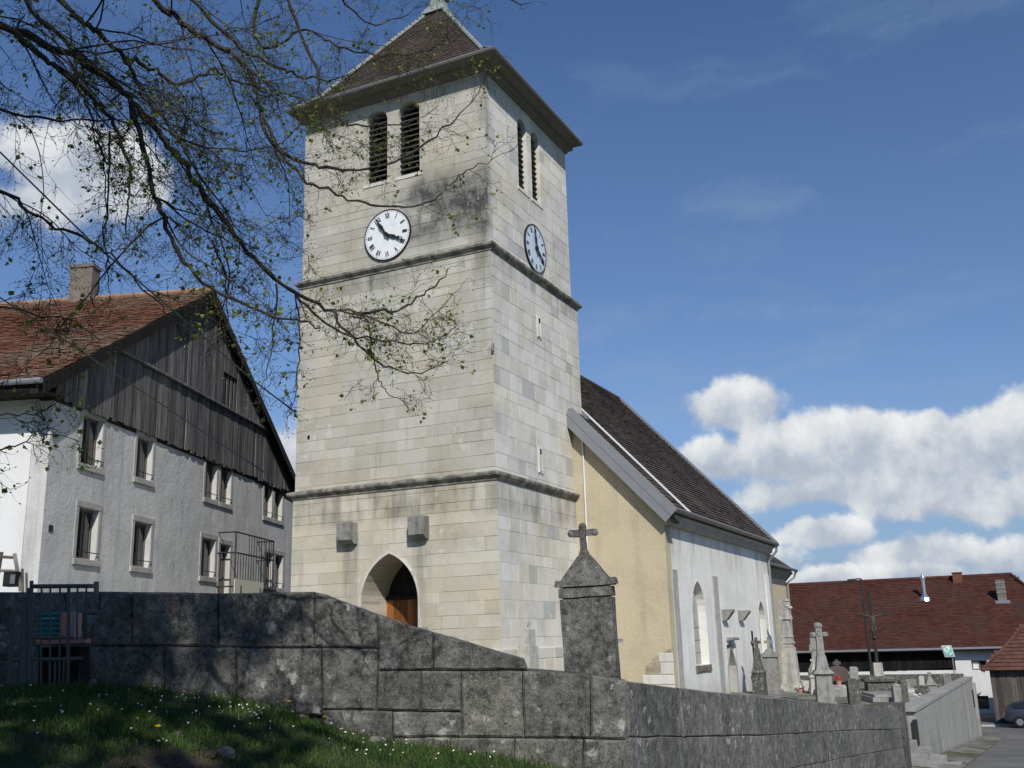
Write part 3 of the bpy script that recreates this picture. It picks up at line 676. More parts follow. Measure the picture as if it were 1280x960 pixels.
# clocks
ROM = ['XII', 'I', 'II', 'III', 'IIII', 'V', 'VI', 'VII', 'VIII', 'IX', 'X', 'XI']
def clock(center, ra, en, Rr, face_m, hour, minute, rim_m):
    c = Vector(center); ra, en = Vector(ra), Vector(en); Z = Vector((0,0,1))
    P = lambda x, y, h: c + ra*x + Z*y + en*h
    m = MB(); n = 48
    disc = [(Rr*math.cos(2*math.pi*i/n), Rr*math.sin(2*math.pi*i/n)) for i in range(n)]
    m.prism(disc, c, ra, Z, en, -.02, .045); f = m.build('clock_face', face_m, tower)
    m = MB()
    for i in range(n):
        a0, a1 = 2*math.pi*i/n, 2*math.pi*(i+1)/n
        m.prism([(Rr*k*math.cos(a), Rr*k*math.sin(a)) for k, a in ((1.0, a0), (1.035, a0), (1.035, a1), (1.0, a1))], c, ra, Z, en, -.03, .06)
    m.build('rim', rim_m, f)
    def bar(mb, x0, y0, x1, y1, w, h0=.047, h1=.054):
        d = Vector((x1-x0, y1-y0)); d.normalize(); nx, ny = -d.y*w/2, d.x*w/2
        mb.prism([(x0+nx, y0+ny), (x0-nx, y0-ny), (x1-nx, y1-ny), (x1+nx, y1+ny)], c, ra, Z, en, h0, h1)
    for k, s in enumerate(ROM):
        a = math.pi/2 - k*math.pi/6; rad = Vector((math.cos(a), math.sin(a))); tan = Vector((math.sin(a), -math.cos(a)))
        wd = {'I': .036, 'V': .085, 'X': .085}; tot = sum(wd[q] for q in s)*Rr*1.25; x = -tot/2; mb = MB(); r0, r1 = Rr*.68, Rr*.885
        for q in s:
            ww = wd[q]*Rr*1.25; xa = x + ww*.12; xb = x + ww*.88; xm = (xa+xb)/2
            pt = lambda t_, rr: (tan.x*t_+rad.x*rr, tan.y*t_+rad.y*rr)
            if q == 'I': bar(mb, *pt(xm, r0), *pt(xm, r1), Rr*.028)
            elif q == 'V': bar(mb, *pt(xa, r1), *pt(xm, r0), Rr*.030); bar(mb, *pt(xb, r1), *pt(xm, r0), Rr*.014, .0475, .0545)
            else: bar(mb, *pt(xa, r1), *pt(xb, r0), Rr*.030); bar(mb, *pt(xb, r1), *pt(xa, r0), Rr*.014, .0475, .0545)
            x += ww
        mb.build('numeral', 'black_paint', f)
    mb = MB()
    for k in range(60):
        a = k*math.pi/30; q = Rr*.945; rr = Rr*(.014 if k % 5 else .022)
        mb.prism([(q*math.cos(a)+rr*math.cos(b*math.pi/3), q*math.sin(a)+rr*math.sin(b*math.pi/3)) for b in range(6)], c, ra, Z, en, .047, .053)
    mb.build('minute_dots', 'black_paint', f, kind='stuff')
    for nm, ang, ln, prof in (('hour_hand', hour, .72, [(-.16,.03), (-.02,.05), (.10,.035), (.34,.075), (.50,.03), (.56,.09), (.62,.02)]), ('minute_hand', minute, .93, [(-.2,.04), (0,.055), (.15,.03), (.42,.075), (.60,.035), (.93,.012)])):
        a = math.pi/2 - math.radians(ang); d = Vector((math.cos(a), math.sin(a))); nn = Vector((-d.y, d.x)); mb = MB()
        for (u0, w0), (u1, w1) in zip(prof, prof[1:]):
            q = [d*u0*Rr+nn*w0*Rr, d*u0*Rr-nn*w0*Rr, d*u1*Rr-nn*w1*Rr, d*u1*Rr+nn*w1*Rr]
            h0 = .085 if nm == 'hour_hand' else .105; mb.prism([tuple(v) for v in q], c, ra, Z, en, h0, h0+.014)
        if nm == 'hour_hand':
            for i in range(10):
                a0, a1 = 2*math.pi*i/10, 2*math.pi*(i+1)/10; cc = d*.69*Rr
                mb.prism([(cc.x+k*Rr*math.cos(q), cc.y+k*Rr*math.sin(q)) for k, q in ((.055, a0), (.085, a0), (.085, a1), (.055, a1))], c, ra, Z, en, .085, .099)
        mb.build(nm, 'black_paint', f)
    mb = MB(); mb.prism([(.06*math.cos(i*math.pi/6), .06*math.sin(i*math.pi/6)) for i in range(12)], c, ra, Z, en, .03, .13); mb.build('hub', 'black_paint', f)
clock((stg[2][0]-.005, 15.70, 13.60), (0,-1,0), (-1,0,0), .79, 'enamel', 115, 325, 'black_paint')
clock((27.36, stg[2][1]-.005, 13.57), (1,0,0), (0,-1,0), .76, 'blue_enamel', 122, 345, 'iron')
# stone ring round the south clock
# west door
df = FF(X0+INS)
m = MB(); jamb(m, door_op, df, -1.35, .035, .10, 20); dr = m.build('doorway', 'cream_limestone', tower)
m = MB(); jamb(m, dict(door_op, c=door_op['c']), df, .0351, .06, .055, 20); m.build('arch_moulding', 'pale_limestone', dr)
dm = MB(); dl = curve(door_op, .32, 2.95, -1, 10); d_r = curve(door_op, .32, 2.95, 1, 10)
door = None
for i in range(8):
    a0 = door_op['c']-.92 + 1.84*i/8; a1 = a0 + 1.84/8
    if i in (0, 4): pass
    mm = MB(); mm.prism([(a0+.005, .34), (a1-.005, .34), (a1-.005, 2.86), (a0+.005, 2.86)], df[0], df[1], (0,0,1), df[2], -1.32, -1.25 + (.012 if i in (0,3,4,7) else 0), .006)
    o = mm.build('door' if door is None else 'door_plank', 'door_wood', tower if door is None else door)
    if door is None: door = o
mm = MB(); mm.prism([(door_op['c']-.93, 2.86), (door_op['c']+.93, 2.86), (door_op['c']+.93, 2.98), (door_op['c']-.93, 2.98)], df[0], df[1], (0,0,1), df[2], -1.34, -1.20); mm.build('transom', 'dark_wood', door)
mm = MB(); mm.prism([(door_op['c']-.93, 2.98), (door_op['c']+.93, 2.98), (door_op['c']+.93, 4.1), (door_op['c']-.93, 4.1)], df[0], df[1], (0,0,1), df[2], -1.36, -1.31); mm.build('tympanum', 'dark_wood', door)
mm = MB(); mm.abox(X0-.6, X0+1.5, 14.5, 16.6, .05, .33); mm.build('doorstep', 'pale_limestone', tower)
# corbels over the door, water stains are in the stone
for yc in (16.88, 14.53):
    m = MB(); m.prism([(-.0, -.30), (.20, -.30), (.34, -.20), (.36, .30), (0, .30)], (X0+.02, yc-.25, 4.70), (-1,0,0), (0,0,1), (0,1,0), 0, .5, .02)
    o = m.build('corbel', 'grey_stone', tower); rough_mesh(o, 2, .012, 7)
# slits in the south face
for xc, z0, z1, dy in ((27.29, 10.67, 11.25, 0), (27.05, 6.45, 7.12, 0)):
    m = MB(); m.abox(xc-.07, xc+.07, 12.185, 12.21, z1-.17, z1); o = m.build('slit_window', 'void', tower); m = MB(); m.abox(xc-.07, xc+.07, 12.182, 12.209, z0, z1-.175); m.build('splay', 'pale_limestone', o)
    m = MB(); m.abox(xc-.13, xc-.07, 12.17, 12.23, z0-.05, z1+.05); m.abox(xc+.07, xc+.13, 12.17, 12.23, z0-.05, z1+.05); m.build('jamb', 'pale_limestone', o)
m = MB(); m.abox(24.05, 24.14, 12.17, 12.21, 9.4, 9.62); m.build('put_hole_stone', 'grey_stone', tower)
m = MB(); m.abox(24.145, 24.165, 18.42, 18.50, 7.62, 7.74); m.build('put_hole', 'void', tower)
# ------------------------------------------------------------------ nave
XN, YN, XE = 29.60, 9.35, 43.45
RY, RZ, EZ, EY = 15.56, 12.38, 5.32, 8.98          # ridge and eaves of the nave roof
SL = (RZ-EZ)/(RY-EY)
nave = thing('church_nave', (36.5, 15.5, -.9), 'church nave with cream west wall, white south wall and steep brown tiled roof', 'church nave')
rz = lambda y: EZ + SL*(y-EY)
m = MB(); m.prism([(YN, -1.2), (YN, rz(YN)-.28), (RY, RZ-.28), (2*RY-YN, rz(YN)-.28), (2*RY-YN, -1.2)], (XN, 0, 0), (0,1,0), (0,0,1), (-1,0,0), -.5, 0)
m.build('west_wall', 'cream_plaster', nave)
NS = FS(YN)
wins = [pointed(32.75, .78, 2.30, 1.05), pointed(41.6, .62, 2.05, .85)]
wins[0]['sill'] = .72; wins[1]['sill'] = .55
niche = dict(c=36.35, zs=1.28, top=1.30, sill=-1.2, half=lambda z: .52 if z < 1.29 else 0)
m = MB(); wall_face(m, XN+.5, XE, -1.8, rz(YN)-.25, [wins[0], niche, wins[1]], NS, -.55, 0)
m.build('south_wall', 'white_plaster', nave)
m = MB(); m.prism([(YN+.6, -1.8), (YN+.6, rz(YN)), (RY, RZ-.28), (2*RY-YN, rz(YN)-.28), (2*RY-YN, -1.8)], (XE-.4, 0, 0), (0,1,0), (0,0,1), (1,0,0), 0, .4); m.abox(XN+.5, XE, 2*RY-YN-.5, 2*RY-YN, -1.8, rz(YN)-.3)
m.build('rear_walls', 'white_plaster', nave)
def recess(op, d, name, m_pane):
    m = MB(); jamb(m, op, NS, -.56, .004, .07, 14); wn = m.build(name, 'white_plaster', nave)
    m = MB(); h = op['half'](0)+.05; m.prism([(op['c']-h, op['sill']-.02), (op['c']+h, op['sill']-.02), (op['c']+h, op['top']), (op['c']-h, op['top'])], NS[0], NS[1], (0,0,1), NS[2], -d-.06, -d); m.build('pane', m_pane, wn)
    return wn
w1 = recess(wins[0], .27, 'window', 'dressed_stone'); w2 = recess(wins[1], .24, 'window', 'dressed_stone')
for wn, op in ((w1, wins[0]), (w2, wins[1])):
    for k in range(1, 4):
        m = MB(); z = op['sill'] + (op['zs']-op['sill'])*k/4; h = op['half'](z); m.prism([(op['c']-h, z-.02), (op['c']+h, z-.02), (op['c']+h, z+.02), (op['c']-h, z+.02)], NS[0], NS[1], (0,0,1), NS[2], -.285, -.255); m.build('saddle_bar', 'dressed_stone', wn)
m = MB(); jamb(m, niche, NS, -.5, .02, .14, 2); nd = m.build('side_doorway', 'dressed_stone', nave)
m = MB(); m.prism([(niche['c']-.52, -1.2), (niche['c']+.52, -1.2), (niche['c']+.52, 1.29), (niche['c']-.52, 1.29)], NS[0], NS[1], (0,0,1), NS[2], -.36, -.30); m.build('blocked_panel', 'cream_panel', nd)
m = MB(); m.prism([(niche['c']-.5, 1.44), (niche['c']+.5, 1.44), (niche['c']+.46, 1.54), (niche['c']-.46, 1.54)], NS[0], NS[1], (0,0,1), NS[2], -.02, .22, .02); m.build('hood', 'grey_stone', nd)
# worn sill with exposed stone under the first window
m = MB(); m.prism([(wins[0]['c']-.85, .50), (wins[0]['c']+.85, .50), (wins[0]['c']+.85, .71), (wins[0]['c']-.85, .71)], NS[0], NS[1], (0,0,1), NS[2], -.4, .05, .015); o = m.build('window_sill', 'chimney_stone', nave); rough_mesh(o, 2, .02, 6)
for xc, z0 in ((35.62, 2.15), (37.95, 2.15)):
    m = MB(); m.prism([(0, -.06), (.16, -.02), (.40, .26), (.40, .33), (0, .33)], (xc-.16, YN, z0), (0,-1,0), (0,0,1), (1,0,0), 0, .32, .015); m.build('corbel', 'grey_stone', nave)
m = MB(); m.abox(39.55, 39.66, YN-.05, YN-.005, .35, 1.75); m.abox(39.35, 39.86, YN-.051, YN-.006, 1.28, 1.38); m.build('wall_cross', 'iron', nave)
# shallow pilaster strips of the south wall
for a, b_ in ((XN+.42, 30.55), (34.55, 35.2), (42.75, XE)):
    m = MB(); m.prism([(a, -1.6), (b_, -1.6), (b_, 3.6 if a > 30 and a < 40 else 4.0), (a, 3.6 if a > 30 and a < 40 else 4.0)], NS[0], NS[1], (0,0,1), NS[2], -.02, .035, .02); m.build('pilaster', 'dressed_stone' if a < 40 else 'white_plaster', nave)
# bare quoins where the render has come off the corner
r_ = random.Random(3); z = -.6
for k in range(6):
    h = r_.uniform(.26, .36); L = r_.uniform(.45, .95) * (1 if k < 4 else .55)
    m = MB(); m.prism([(YN-.012, z+.008), (YN+L, z+.008), (YN+L, z+h-.008), (YN-.012, z+h-.008)], (XN, 0, 0), (0,1,0), (0,0,1), (-1,0,0), -.05, .012+r_.uniform(0, .01), .012)
    o = m.build('quoin', 'pale_limestone', nave); z += h
m = MB(); m.prism([(YN+.01, -1.0), (YN+.75, -1.0), (YN+.92, .0), (YN+.84, .78), (YN+.55, 1.02), (YN+.3, 1.16), (YN+.01, 1.3)], (XN, 0, 0), (0,1,0), (0,0,1), (-1,0,0), -.02, .006); m.build('bare_rubble', 'rubble', nave)
m = MB(); m.tube([(XN-.03, 11.85, 8.1), (XN-.03, 11.85, -.5)], .028, 6); m.build('conductor', 'white_metal', nave)
# roof
XV = XN-.32
m = MB(); yb = 2*RY-EY
for (ya, za, yb_, zb) in ((EY, EZ, RY, RZ), (yb, EZ, RY, RZ)):
    m.prism([(ya, za), (yb_, zb), (yb_, zb-.16), (ya, za-.16)], (XV+.12, 0, 0), (0,1,0), (0,0,1), (1,0,0), 0, XE+.12-XV-.12)
nroof = m.build('roof', 'brown_tile', nave)
ev = Vector((0, RY-EY, RZ-EZ)); Hn = ev.length
tin = lambda u, v: not (XV+.1+u < 30.75 and EY+v/Hn*(RY-EY) > 12.1) 
tiles('roof_tiles', (XV+.1, EY, EZ), (1,0,0), ev, XE+.14-XV-.1, Hn, .27, .205, 'brown_tile', nroof, inside=tin, thick=.022, lift=.045, jit=.012, seed=5)
m = MB()
for i in range(30):
    xa = 30.7+i*.43
    if xa+.43 < XE+.2: m.tube([(xa, RY, RZ+.0), (xa+.46, RY, RZ+.012)], [.13, .115], 8)
m.build('ridge_tiles', 'brown_tile', nroof, kind='stuff')
def along(x, y0, y1, w, h, up, name, mt, par, thick=.03):      # strip lying on the slope at x
    n = Vector((0, -SL, 1)).normalized(); a = Vector((x, y0, rz(y0))) + n*up; b_ = Vector((x, y1, rz(y1))) + n*up
    m = MB(); m.box(a, (w,0,0), b_-a, n*thick); return m.build(name, mt, par)
along(XV-.02, EY-.08, 12.08, .26, 0, -.02, 'verge_flashing', 'zinc', nroof, .10)
n_ = Vector((0, -SL, 1)).normalized()
for k, (o0, o1) in enumerate(((.12, -.16), (-.165, -.42))):
    a = Vector((XV-.035-.012*(1-k), EY-.10, rz(EY-.10))); b_ = Vector((XV-.035-.012*(1-k), 12.14, rz(12.14)))
    m = MB(); m.add([a+n_*o0, b_+n_*o0, b_+n_*o1, a+n_*o1, a+n_*o0+Vector((.06,0,0)), b_+n_*o0+Vector((.06,0,0)), b_+n_*o1+Vector((.06,0,0)), a+n_*o1+Vector((.06,0,0))], [(0,1,2,3),(7,6,5,4),(0,4,5,1),(1,5,6,2),(2,6,7,3),(3,7,4,0)]); m.build('verge_board', 'zinc', nroof)
m = MB(); m.box(Vector((XV+.02, EY-.02, rz(EY)-.42)), (.5, 0, 0), (0, 3.2, 3.2*SL), n_*.05); m.build('verge_soffit', 'dark_wood', nroof)
along(30.92, EY-.02, 12.9, .075, 0, .06, 'roof_strip', 'white_metal', nroof, .05)
along(XE-.02, EY-.04, RY, .17, 0, .02, 'east_verge', 'zinc', nroof, .10)
m = MB(); m.box((30.62, 12.10, rz(12.1)), (.34, 0, 0), Vector((0, .35, .35*SL)), Vector((0,-.0,.12))); m.build('abutment_flashing', 'zinc', nroof)
m = MB(); m.tube([(XV-.02, EY-.09, EZ-.03), (XE+.15, EY-.09, EZ-.06)], .085, 8); m.build('gutter', 'zinc_dull', nave)
m = MB()
m.prism([(YN+.02, EZ-.06), (EY-.01, EZ-.06), (EY+.02, EZ-.20), (EY+.12, EZ-.24), (EY+.16, EZ-.40), (YN+.02, EZ-.46)], (XV+.1, 0, 0), (0,1,0), (0,0,1), (1,0,0), .2, XE+.05-XV); m.build('eaves_cornice', 'dressed_stone', nave)
m = MB(); m.tube([(XE+.02, EY-.09, EZ-.08), (XE+.02, EY-.05, EZ-.35), (XE-.02, YN-.07, EZ-.75), (XE-.02, YN-.07, -1.4)], .055, 8); m.build('downpipe', 'zinc', nave)
m = MB(); m.tube([(43.0, 15.2, RZ-.2), (43.0, 15.2, RZ+.35)], .04, 6); m.build('roof_stub', 'metal_dark', nave) if False else None

# chancel, lower and narrower
chan = thing('church_chancel', (47, 15.5, -1), 'lower church chancel with slate roof beyond the nave', 'chancel')
CY = 9.95; CZ = 4.55
m = MB(); m.abox(XE+.13, 50.0, CY, 21.2, -1.8, CZ); m.build('wall', 'cream_plaster', chan)
m = MB(); vs = [(XE+.15, CY-.38, CZ+.02), (50.4, CY-.38, CZ+.02), (50.4, 21.55, CZ+.02), (XE+.15, 21.55, CZ+.02), (XE+.15, 15.56, CZ+4.9), (46.2, 15.56, CZ+4.9)]
m.add(vs, [(0,1,5,4), (1,2,5), (2,3,4,5), (0,4,3), (0,3,2,1)]); cr = m.build('roof', 'slate', chan)
a = Vector(vs[0]); evc = Vector((0, 15.56-CY+.38, 4.88)); tiles('roof_tiles', a, (1,0,0), evc, 6.25, evc.length, .25, .19, 'slate', cr, inside=lambda u, v: u < 6.25 - 4.2*v/evc.length, seed=9)
m = MB(); m.tube([(XE+.15, CY-.46, CZ), (50.45, CY-.46, CZ-.02)], .075, 8); m.build('gutter', 'zinc_dull', chan)
m = MB(); m.tube([(50.3, CY-.46, CZ-.05), (50.25, CY-.35, CZ-.35), (49.95, CY-.07, CZ-.6), (49.95, CY-.07, -1.5)], .055, 8); m.build('downpipe', 'zinc', chan)
m = MB(); m.prism([(CY-.25, CZ-.02), (CY-.33, CZ-.14), (CY+.02, CZ-.5), (CY+.02, CZ-.02)], (XE+.14, 0, 0), (0,1,0), (0,0,1), (1,0,0), 0, 6.6); m.build('eaves_cornice', 'grey_stone', chan)
m = MB(); m.abox(47.6, 48.6, CY-.03, CY+.01, .6, 2.6); m.build('window', 'dressed_stone', chan)

# ------------------------------------------------------------------ near boundary wall
Nf = -HD                                             # outward normal of the part square to the view
O8 = DS(WD, 0, 0)
PX = lambda x, y: ((at(x, y, WD)-O8).dot(RT), at(x, y, WD).z)
bwall = thing('boundary_wall', DS(WD, -.4, .6), 'dark lichened wall of big stone blocks bending round the churchyard', 'stone wall')
def wall_block(polypx, dep=.50, out=0.0, seed=0, mt='wall_stone'):
    poly = [PX(x, y) for x, y in polypx]; n = len(poly); cx = sum(p[0] for p in poly)/n; cy = sum(p[1] for p in poly)/n
    g = .003; poly = [(p[0]-math.copysign(g, p[0]-cx), p[1]-math.copysign(g, p[1]-cy)) for p in poly]
    m = MB(); m.prism(poly, O8, RT, (0,0,1), Nf, -dep, out, .016); return m.build('stone', mt, bwall)
def weather(ob, seed, amp=.014, step=.13):           # chipped and pitted faces
    bm = bmesh.new(); bm.from_mesh(ob.data); bmesh.ops.triangulate(bm, faces=[f for f in bm.faces if len(f.verts) > 4])
    for _ in range(5):
        es = [e for e in bm.edges if e.calc_length() > step*1.6]
        if not es: break
        bmesh.ops.subdivide_edges(bm, edges=es, cuts=1); bmesh.ops.triangulate(bm, faces=bm.faces)
    o = wloc(ob)
    for v in bm.verts:
        p = v.co + o; q = p*2.6; q2 = p*9
        d = Vector((mnoise.noise(q), mnoise.noise(q+Vector((7,1,4))), mnoise.noise(q+Vector((3,9,5)))*.6))*amp
        d += Vector((mnoise.noise(q2), mnoise.noise(q2+Vector((7,1,4))), mnoise.noise(q2+Vector((3,9,5)))))*amp*.45
        v.co += d
    for f in bm.faces: f.smooth = False
    bm.to_mesh(ob.data); bm.free()
blocks = [
 [(112,808),(165,808),(165,741.5),(140,742.5),(130,750),(120,767),(112,784)], [(165,808),(272,809),(272,741),(165,741.5)], [(272,809),(392,810),(392,739),(330,740),(272,741)], [(392,810),(471,811),(471,768),(432,753.5),(392,739)],
 [(110,875),(205,880),(205,808),(110,808)], [(205,880),(295,890),(295,809),(205,808)], [(295,892),(401,895),(401,810),(295,809)], [(401,888),(471,888),(471,811),(401,810)], [(401,950),(490,950),(490,888),(401,888)],
 [(471,838),(541,838),(541,790.5),(471,768)], [(541,838),(660,837.5),(655.5,825),(541,790.5)],
 [(471,888),(525,889),(525,838),(471,838)], [(525,889),(577,890),(577,838),(525,838)], [(490,922),(577,922),(577,890),(490,889)],
 [(577,922),(654,923),(654,837.5),(577,838)], [(654,923),(738,924),(738,843),(700,839.5),(654,837.5)], [(738,924),(783.5,925),(783.5,851),(765,848),(738,843)],
 [(490,990),(540,990),(540,922),(490,922)], [(540,990),(642,990),(642,923),(540,922)], [(642,1000),(730,1000),(730,924),(642,923)], [(730,1000),(783.5,1000),(783.5,925),(730,924)],
 [(642,1080),(783.5,1080),(783.5,1000),(642,1000)]]
r_ = random.Random(21)
for i, b_ in enumerate(blocks): weather(wall_block(b_, .5, r_.uniform(-.008, .008)), i)
m = MB(); poly = [PX(*p) for p in ((125,875),(125,760),(145,748),(390,744),(655,832),(658,842),(776,857),(776,1080),(640,1080),(480,960))]
m.prism(poly, O8, RT, (0,0,1), Nf, -.46, -.040); m.build('joint_fill', 'joint', bwall)
# the part that runs away beside the road
xc0 = 7.56; cor = at(783.5, 851, WD)
r_ = random.Random(8); rows = [0, .405, .80, 1.20, 1.62]
for k, (u0, u1) in enumerate(zip(rows, rows[1:])):
    x = xc0 + .01
    joints = {0: [8.9, 10.2, 12.4, 14.4, 17.2, 20.4, 23.4], 1: [8.3, 9.4, 11.7, 13.5, 15.2, 18.5, 21.6, 24.4]}.get(k, None)
    if joints is None: joints = []; q = x + r_.uniform(.7, 1.4); 
    if k > 1:
        while q < 24.6: joints.append(q); q += r_.uniform(1.0, 2.0)
    xs = [x] + joints + [25.0]
    for a, b_ in zip(xs, xs[1:]):
        a_, e_ = a+.003, b_-.003; o_ = r_.uniform(-.007, .008)
        zb = lambda xx, u: wall_top(xx)-u+.004
        nseg = 1
        m = MB(); m.prism([(a_, zb(a_, u1)+.002), (e_, zb(e_, u1)+.002), (e_, zb(e_, u0)-.002), (a_, zb(a_, u0)-.002)], (0, YW, 0), (1,0,0), (0,0,1), (0,-1,0), -.45, o_, .009)
        weather(m.build('stone', 'road_wall_stone', bwall), k, .011, .16)
m = MB(); m.prism([(xc0+.05, -1.0), (24.95, -2.0), (24.95, wall_top(24.95)-.04), (17.96, wall_top(17.96)-.04), (11.84, wall_top(11.84)-.04), (xc0+.05, wall_top(7.6)-.04)], (0, YW, 0), (1,0,0), (0,0,1), (0,-1,0), -.43, -.038); m.build('joint_fill', 'joint', bwall)
m = MB(); m.abox(25.02, 25.75, YW-.06, YW+.62, -2.0, .02); o = m.build('end_pier', 'wall_stone', bwall); weather(o, 5, .015, .2)
# weathered concrete wall beyond the steps
cw = thing('concrete_wall', (43, YW, -3), 'tall board marked concrete retaining wall beyond the steps', 'retaining wall')
r_ = random.Random(4); xs = [28.3, 35.8, 43.3, 50.8, 58.2]
ct = lambda x: lerp_t(x, [(28, -.36), (58.2, -.84)])
for a, b_ in zip(xs, xs[1:]):
    n = 5
    for k in range(n):
        f0, f1 = k/n, (k+1)/n
        q = lambda x, f: (road_z(x)-.4)+(ct(x)-road_z(x)+.4)*f
        m = MB(); m.prism([(a+.004, q(a, f0)+.003), (b_-.004, q(b_, f0)+.003), (b_-.004, q(b_, f1)-.003), (a+.004, q(a, f1)-.003)], (0, YW, 0), (1,0,0), (0,0,1), (0,-1,0), -.35, r_.uniform(0, .012), .006)
        m.build('wall_panel', 'concrete', cw)
m = MB(); m.prism([(28.2, ct(28.2)+.002), (58.3, ct(58.3)+.002), (58.3, ct(58.3)+.10), (28.2, ct(28.2)+.10)], (0, YW, 0), (1,0,0), (0,0,1), (0,-1,0), -.42, .035, .012); m.build('coping', 'concrete', cw)
m = MB(); m.abox(57.85, 58.35, YW-.12, YW+.5, -4.2, ct(58.2)-.2); m.build('end_pier', 'concrete', cw)
m = MB(); m.abox(56.2, 56.5, YW-.06, YW-.01, -2.1, -1.3); m.build('post_bracket', 'metal_dark', cw)
m = MB(); m.abox(28.2, 28.29, YW-.04, YW+.06, -1.15, -.55); m.build('dark_slot', 'metal_dark', cw)  # dark strip in place of the dark slot at this wall end
rl = thing('handrail', (27, YW+.6, -1.3), 'twin pipe handrail beside the churchyard steps', 'handrail')
m = MB(); m.tube([(25.8, YW+.35, -.82), (28.2, YW+.12, -1.08)], .028, 6); m.build('rail', 'bright_metal', rl); m = MB(); m.tube([(25.8, YW+.35, -.96), (28.2, YW+.12, -1.22)], .028, 6); m.build('rail', 'bright_metal', rl)
st = thing('stone_steps', (27, YW, -1.6), 'pale worn stone steps in the gap of the churchyard wall', 'steps')
for k in range(6):
    m = MB(); m.abox(25.78, 28.25, YW-.95+k*.32, YW-.95+(k+1)*.32+.05, -1.9, -1.52+k*.165); o = m.build('step', 'concrete', st); rough_mesh(o, 3, .025, 3)
m = MB(); m.abox(25.6, 25.85, YW-1.3, YW-.98, -1.75, -1.25)
# cemetery wall at the far side
rw = thing('cemetery_wall', (59.5, 6, -1.6), 'low grey wall across the far end of the churchyard', 'stone wall')
r_ = random.Random(2); y = 3.2
while y < 22:
    y1 = y + r_.uniform(.7, 1.3)
    for k in range(3): m = MB(); m.abox(59.2+r_.uniform(0, .012), 59.55, y+.006, y1-.006, -1.9+k*.42+.004, -1.9+(k+1)*.42-.004); m.build('stone', 'grave_stone', rw)
    y = y1

# ------------------------------------------------------------------ farmhouse
HA = R(18.7); G = Vector((math.cos(HA), math.sin(HA), 0)); W = Vector((-math.sin(HA), math.cos(HA), 0)); HC = Vector((16.75, 20.5, 0))
H = lambda t_, w_, z: HC + G*t_ + W*w_ + Vector((0, 0, z))
house = thing('farmhouse', H(8.6, 7, 1.7), 'grey farmhouse with weathered plank gable and red clay tile roof', 'house')
ZG = 1.6; TL = 18.0; ZB = 7.86
hw = [(1.38,2.35,6.30,7.58), (4.24,5.18,6.38,7.56), (8.86,9.74,6.42,7.62), (10.06,10.94,6.42,7.62), (14.10,14.92,6.42,7.60), (15.2,16.05,6.42,7.60),
      (1.50,2.45,3.92,5.20), (4.38,5.36,3.92,5.16), (8.82,9.85,3.90,5.12), (10.25,11.1,3.2,5.05), (14.40,15.2,3.85,5.10), (15.45,16.3,3.85,5.10)]
def rect_wall(name, a0, a1, z0, z1, ops, O, ea, en, th, mt, par):
    xs = sorted({a0, a1, *[o[0] for o in ops], *[o[1] for o in ops]}); zs = sorted({z0, z1, *[o[2] for o in ops], *[o[3] for o in ops]})
    inside = lambda a, z: any(o[0] < a < o[1] and o[2] < z < o[3] for o in ops)
    O, ea, en = Vector(O), Vector(ea), Vector(en); idx = {}; mb = MB()
    def vid(a, z, d):
        k = (round(a, 4), round(z, 4), d)
        if k not in idx: idx[k] = len(mb.v); mb.v.append(tuple(O + ea*a + Vector((0,0,z)) - en*(th*d)))
        return idx[k]
    solid = {}
    for i, (x0, x1) in enumerate(zip(xs, xs[1:])):
        for j, (y0, y1) in enumerate(zip(zs, zs[1:])): solid[i, j] = not inside((x0+x1)/2, (y0+y1)/2)
    for (i, j), s in solid.items():
        if not s: continue
        x0, x1, y0, y1 = xs[i], xs[i+1], zs[j], zs[j+1]
        mb.f.append((vid(x0,y0,0), vid(x1,y0,0), vid(x1,y1,0), vid(x0,y1,0))); mb.f.append((vid(x0,y1,1), vid(x1,y1,1), vid(x1,y0,1), vid(x0,y0,1)))
        for (di, dj, p, q) in ((-1,0,(x0,y0),(x0,y1)), (1,0,(x1,y1),(x1,y0)), (0,-1,(x1,y0),(x0,y0)), (0,1,(x0,y1),(x1,y1))):
            if not solid.get((i+di, j+dj), False): mb.f.append((vid(*p,0), vid(*q,0), vid(*q,1), vid(*p,1)))
    mb.mi = [0]*len(mb.f); return mb.build(name, mt, par)
rect_wall('gable_wall', 0, TL, ZG, ZB, hw, H(0,0,0), G, -W, .45, 'roughcast', house)
m = MB(); m.box(H(-.004, .46, ZG), G*.45, W*13, (0,0,6.5)); m.build('side_wall', 'barn_plaster', house)
m = MB(); m.box(H(.5, 13.4, ZG), G*(TL-.5), W*.4, (0,0,6.2)); m.box(H(TL-.4, .46, ZG), G*.4, W*12.9, (0,0,5.6)); m.build('rear_walls', 'roughcast', house)
